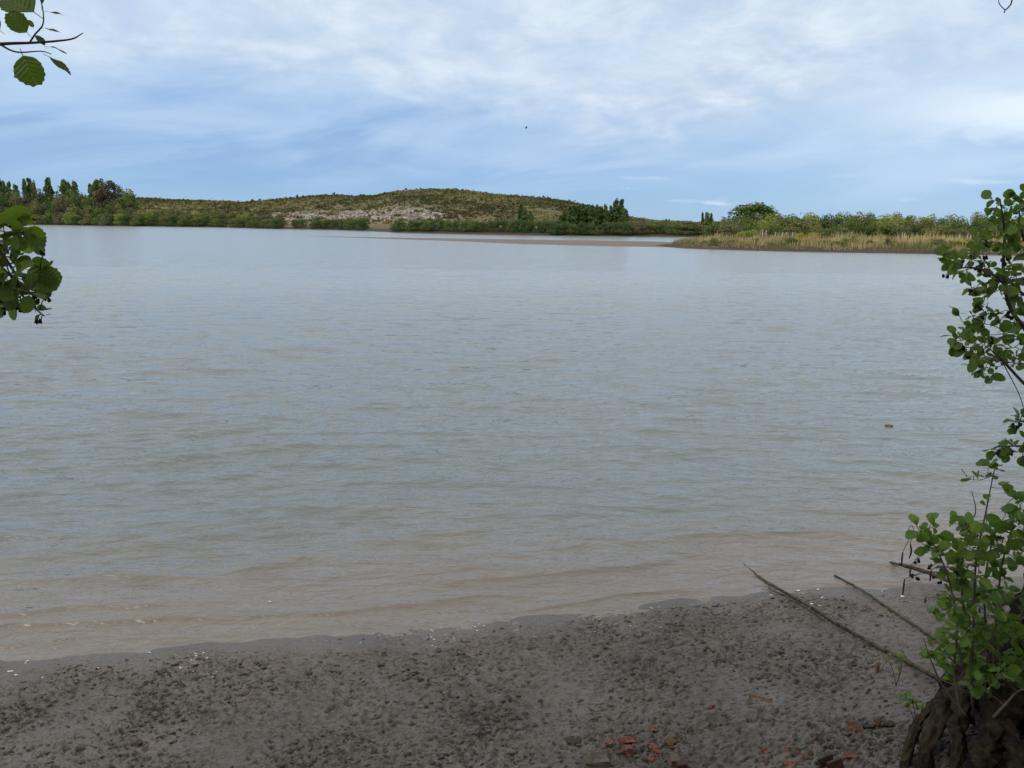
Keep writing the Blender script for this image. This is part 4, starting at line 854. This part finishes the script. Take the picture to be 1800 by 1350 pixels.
# bare drooping twig at the top right
tr.branch([trunk_path[53], at(1840, -160, 3.6), at(1790, -60, 3.5), at(1779, 0, 3.5), at(1774, 11, 3.5), at(1767, 18, 3.5), at(1765, 23, 3.5)], [.014, .009, .005, .003, .003, .0025, .002])
tr.branch([at(1767, 18, 3.5), at(1761, 12, 3.5), at(1757, 7, 3.5), at(1755, 0, 3.5), at(1750, -30, 3.5)], [.002, .0018, .0018, .0014, .001], 'twig')
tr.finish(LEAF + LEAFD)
def canopy(alder, centre, rad, n, seed, size=.075):
    """the rest of the crown, spread above and behind the camera: what shades the bank"""
    r = np.random.default_rng(seed); blobs = []
    for k in range(42):
        v = r.normal(size=3); v /= np.linalg.norm(v); q = np.array(centre) + v * np.array(rad) * r.uniform(.35, 1); s = r.uniform(.45, .8); blobs.append((*q, s, s, s * .6))
    for k in range(30 if centre[0] < 0 else 12):                        # unseen low clumps added behind the camera to cut rear light on the mud
        s = r.uniform(.5, .9); blobs.append((centre[0] * .9 + r.normal(0, 1.6), -2.6 + r.normal(0, .7), r.uniform(2.6, 7.0), s, s, s * .8))
    V, t = quads_on_blobs(blobs, n, size, r, up=.6, inner=.5); V = V - alder.loc
    me = mesh_np('crown', V, np.arange(len(V)).reshape(-1, 4), MAT['leafmass']); attr(me, 'tint', t); o = obj('crown', me, alder.o); o['kind'] = 'stuff'
canopy(tr, (3.2, 1.4, 8.6), (3.4, 2.6, 1.9), 30000, 4)

# ---- alder on the left
lb = np.array([-3.9, 1.6, muds(-3.9, 1.6) - .1])
tl = Alder('alder_tree', lb, 'alder tree at the left edge with round leaves hanging into view', 'tree', 22, MAT['twig'], 300)
lt = tl.branch([lb + [0, 0, -.2], lb + [.02, 0, .6], lb + [.1, .05, 1.8], lb + [.25, .1, 3.2], lb + [.5, .1, 5.0], lb + [.9, -.2, 6.6]], [.22, .17, .14, .12, .09, .05], 'trunk', 14, 50, MAT['bark'], .3, 9)
YL = 2.75; B = lambda px, py, dy=0.0: at(px, py, YL + dy)
tl.nodes = []
tl.branch([lt[22], B(-260, 400, -.1), B(-120, 400), B(-30, 420), B(20, 470), B(40, 520), B(72, 552)], [.022, .014, .010, .007, .005, .003, .0015])
tl.branch([lt[24], B(-240, 340, -.1), B(-110, 350), B(-30, 378), B(20, 400), B(60, 425)], [.018, .012, .009, .006, .004, .002])
tl.branch([lt[22], B(-230, 460, -.1), B(-100, 470), B(-30, 480), B(30, 485), B(70, 492)], [.016, .011, .008, .005, .003, .002])
big = [(35, 395, 20, 385, 78, 428), (52, 430, 40, 430, 86, 436), (48, 452, 46, 450, 90, 468), (55, 478, 60, 490, 106, 492), (40, 470, 58, 485, 92, 500), (60, 495, 70, 500, 82, 518), (15, 395, 5, 378, 40, 375), (10, 380, 2, 372, 46, 388), (20, 405, 14, 400, 36, 410)]
for bx, by, _, _, tx, ty in big:
    b = B(bx, by, tl.rng.normal(0, .04)); t = B(tx, ty, tl.rng.normal(0, .04)); L = np.linalg.norm(t - b); tl.leaf(b, t - b, np.array([0, -1, .35]) + tl.rng.normal(0, .3, 3), L / 1.24, .95)
for q in fill([(-40, 370), (25, 372), (38, 400), (60, 430), (70, 470), (80, 500), (70, 520), (45, 535), (0, 545), (-40, 540)], 52, tl.rng, 11): tl.twig_to(B(q[0], q[1], tl.rng.normal(0, .09)), .003, 4, .055)
for q in [(70, 545), (78, 555), (62, 540)]: tl.twig_to(B(*q), .0022, 2, .04)
for q, n in [((8, 545), 3), ((3, 530), 4), ((62, 525), 4), ((80, 526), 2), ((35, 546), 2), ((72, 565), 1), ((62, 563), 1), ((44, 412), 3), ((76, 450), 2), ((8, 498), 3)]: tl.cones(B(q[0], q[1], -.04), n, .0085)
# the twig close overhead, top left
YT = 1.30; Cc = lambda px, py, dy=0.0: at(px, py, YT + dy)
tl.branch([lt[30], at(-420, 60, 1.5), Cc(-160, 92), Cc(-40, 82), Cc(5, 77), Cc(60, 75), Cc(100, 72), Cc(128, 68), Cc(146, 58)], [.012, .008, .0048, .0034, .0026, .0019, .0016, .0013, .0006], n=60)
tl.branch([Cc(52, 75), Cc(62, 60), Cc(75, 44), Cc(76, 22), Cc(70, -8)], [.0014, .0013, .0011, .0009, .0009], 'twig')
tl.branch([Cc(2, 79), Cc(18, 88), Cc(36, 92), Cc(72, 90), Cc(90, 95)], [.0018, .0014, .0012, .0009, .0007], 'twig')
def tleaf(bx, by, tx, ty, nr, wide=1.0, db=0.0, dt=0.0):
    b = Cc(bx, by, db); t = Cc(tx, ty, dt); tl.leaf(b, t - b, np.array(nr, float), np.linalg.norm(t - b) / 1.24, wide)
tleaf(34, 84, 62, 150, (.1, -1, .25), 1.18)              # big round leaf below the twig
tleaf(56, 66, 12, 20, (.15, -1, .3), 1.05, 0, -.02)      # big round leaf above
tleaf(74, 30, 2, -14, (.2, -.9, .5), .85, 0, .03)         # long leaf at the top
tleaf(74, 18, 70, -30, (.9, -.5, .1), .35)
tleaf(76, 19, 114, 25, (.1, -.35, 1), .45, 0, .01)
tleaf(68, 48, 108, 55, (0, -.45, 1), .55, 0, .02)
tleaf(60, 52, 50, 34, (.3, -.5, .9), .8)
tleaf(82, 86, 64, 58, (.6, -.7, .4), .55)
tleaf(80, 80, 120, 92, (.1, -.4, 1), .5, 0, .02)
tleaf(76, 92, 126, 128, (.5, -.45, .7), .36)
tleaf(8, 60, -30, 30, (.1, -1, .3), 1.1)
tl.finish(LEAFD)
canopy(tl, (-2.6, .6, 8.9), (3.6, 2.6, 1.9), 30000, 5)

# ---- young alder shoots rising from the mud beside the roots
YS = 4.42; S_ = lambda px, py, dy=0.0: at(px, py, YS + dy)
sb = mud_at(1715, 1270)
ysh = Alder('alder_shoots', sb, 'clump of bright green alder shoots in front of the dark trunk', 'shrub', 32, MAT['shoot'], 300)
stems = [[(1712, 1275), (1708, 1190), (1712, 1080), (1716, 985), (1732, 905), (1744, 845), (1750, 818)], [(1735, 1270), (1745, 1180), (1752, 1090), (1760, 1000), (1778, 930), (1790, 880)],
         [(1690, 1262), (1678, 1180), (1682, 1100), (1668, 1020), (1640, 955), (1606, 932)], [(1720, 1250), (1700, 1120), (1690, 1010), (1700, 930), (1715, 900), (1708, 862)],
         [(1750, 1260), (1775, 1190), (1790, 1120), (1800, 1040), (1805, 960)], [(1700, 1262), (1660, 1210), (1640, 1170), (1622, 1120)], [(1745, 1262), (1770, 1235), (1790, 1215), (1812, 1210)],
         [(1726, 1266), (1736, 1150), (1730, 1040), (1745, 950), (1770, 900)]]
for k, st in enumerate(stems):
    dy = [0, .05, -.05, .1, .02, -.12, -.2, .06][k]; ysh.branch([S_(a, b, dy) for a, b in st], [.011, .009, .0075, .006, .005, .003, .0018], 'stem')
polyS = [(1606, 925), (1640, 925), (1690, 905), (1720, 905), (1760, 905), (1785, 870), (1835, 880), (1835, 1235), (1760, 1225), (1700, 1215), (1650, 1180), (1620, 1130), (1622, 1090), (1655, 1060), (1665, 1020), (1640, 970), (1610, 945)]
for q in sorted(fill(polyS, 160, ysh.rng, 11), key=lambda q: -q[1]): ysh.twig_to(S_(q[0], q[1], ysh.rng.normal(0, .14)), .0028, int(ysh.rng.integers(5, 8)), .070)
for q in [(1745, 812), (1752, 815), (1700, 842), (1712, 836), (1735, 830), (1735, 868), (1765, 858), (1785, 872), (1795, 862), (1715, 915), (1745, 940), (1632, 930), (1620, 935), (1612, 925), (1770, 885), (1640, 918)]: ysh.twig_to(S_(*q), .0025, 3, .076)
for q, n in [((1612, 985), 4), ((1634, 998), 3), ((1608, 1012), 4), ((1644, 1018), 1), ((1651, 1023), 2), ((1684, 1008), 2)]: ysh.cones(S_(q[0], q[1], -.05), n, .012)
for (px, py, L, bd) in [(1597, 930, .05, .004), (1600, 955, .10, .012), (1587, 970, .09, 0), (1601, 995, .07, 0), (1590, 1018, .11, 0), (1637, 1002, .075, 0), (1627, 1050, .04, 0)]: ysh.catkin(S_(px, py, -.04), L, bd)
ysh.finish(LEAF)

# small seedlings
def seedling(pts, label, seed, tops, size):
    b = mud_at(*pts); s = Alder('seedling', b, label, 'seedling', seed, MAT['shoot'], 60)
    for q in tops: s.branch([b, (b + at(q[0], q[1], b[1] - .02)) / 2 + [.01, 0, 0], at(q[0], q[1], b[1] - .03)], [.004, .003, .0015], 'stem')
    s.nodes = [at(q[0], q[1], b[1] - .03) for q in tops]
    for q in tops:
        for k in range(5): s.twig_to(at(q[0] + s.rng.normal(0, 7), q[1] + s.rng.normal(0, 7), b[1] - .03), .0015, 2, size)
    s.finish(LEAF)
seedling((1608, 1272), 'small leafy seedling on the mud left of the gnarled roots', 41, [(1590, 1230), (1602, 1228), (1622, 1240)], .035)
seedling((1575, 1205), 'tiny yellowish seedling in the mud beside the longest pole', 42, [(1560, 1155), (1582, 1165), (1588, 1150)], .030)

# bird far off over the river
def bird():
    p = at(925, 225, 70); bm = bmesh.new(); bmesh.ops.create_icosphere(bm, subdivisions=2, radius=1)
    for v in bm.verts: v.co = Vector((v.co.x * .10 * (1 - .35 * abs(v.co.x)), v.co.y * .06, v.co.z * .06))
    for sg in (1, -1):
        w = [bm.verts.new(c) for c in ((.08, sg * .04, .03), (-.08, sg * .04, .03), (-.06, sg * .14, .09), (.05, sg * .22, .13), (-.08, sg * .27, .04))]
        bm.faces.new((w[0], w[3], w[2], w[1])); bm.faces.new((w[3], w[4], w[2]))
    me = bpy.data.meshes.new('bird'); bm.to_mesh(me); bm.free(); me.materials.append(MAT['bird']); o = obj('bird', me); o.location = tuple(p); tag(o, 'tiny dark bird flying high above the hill', 'bird')
bird()
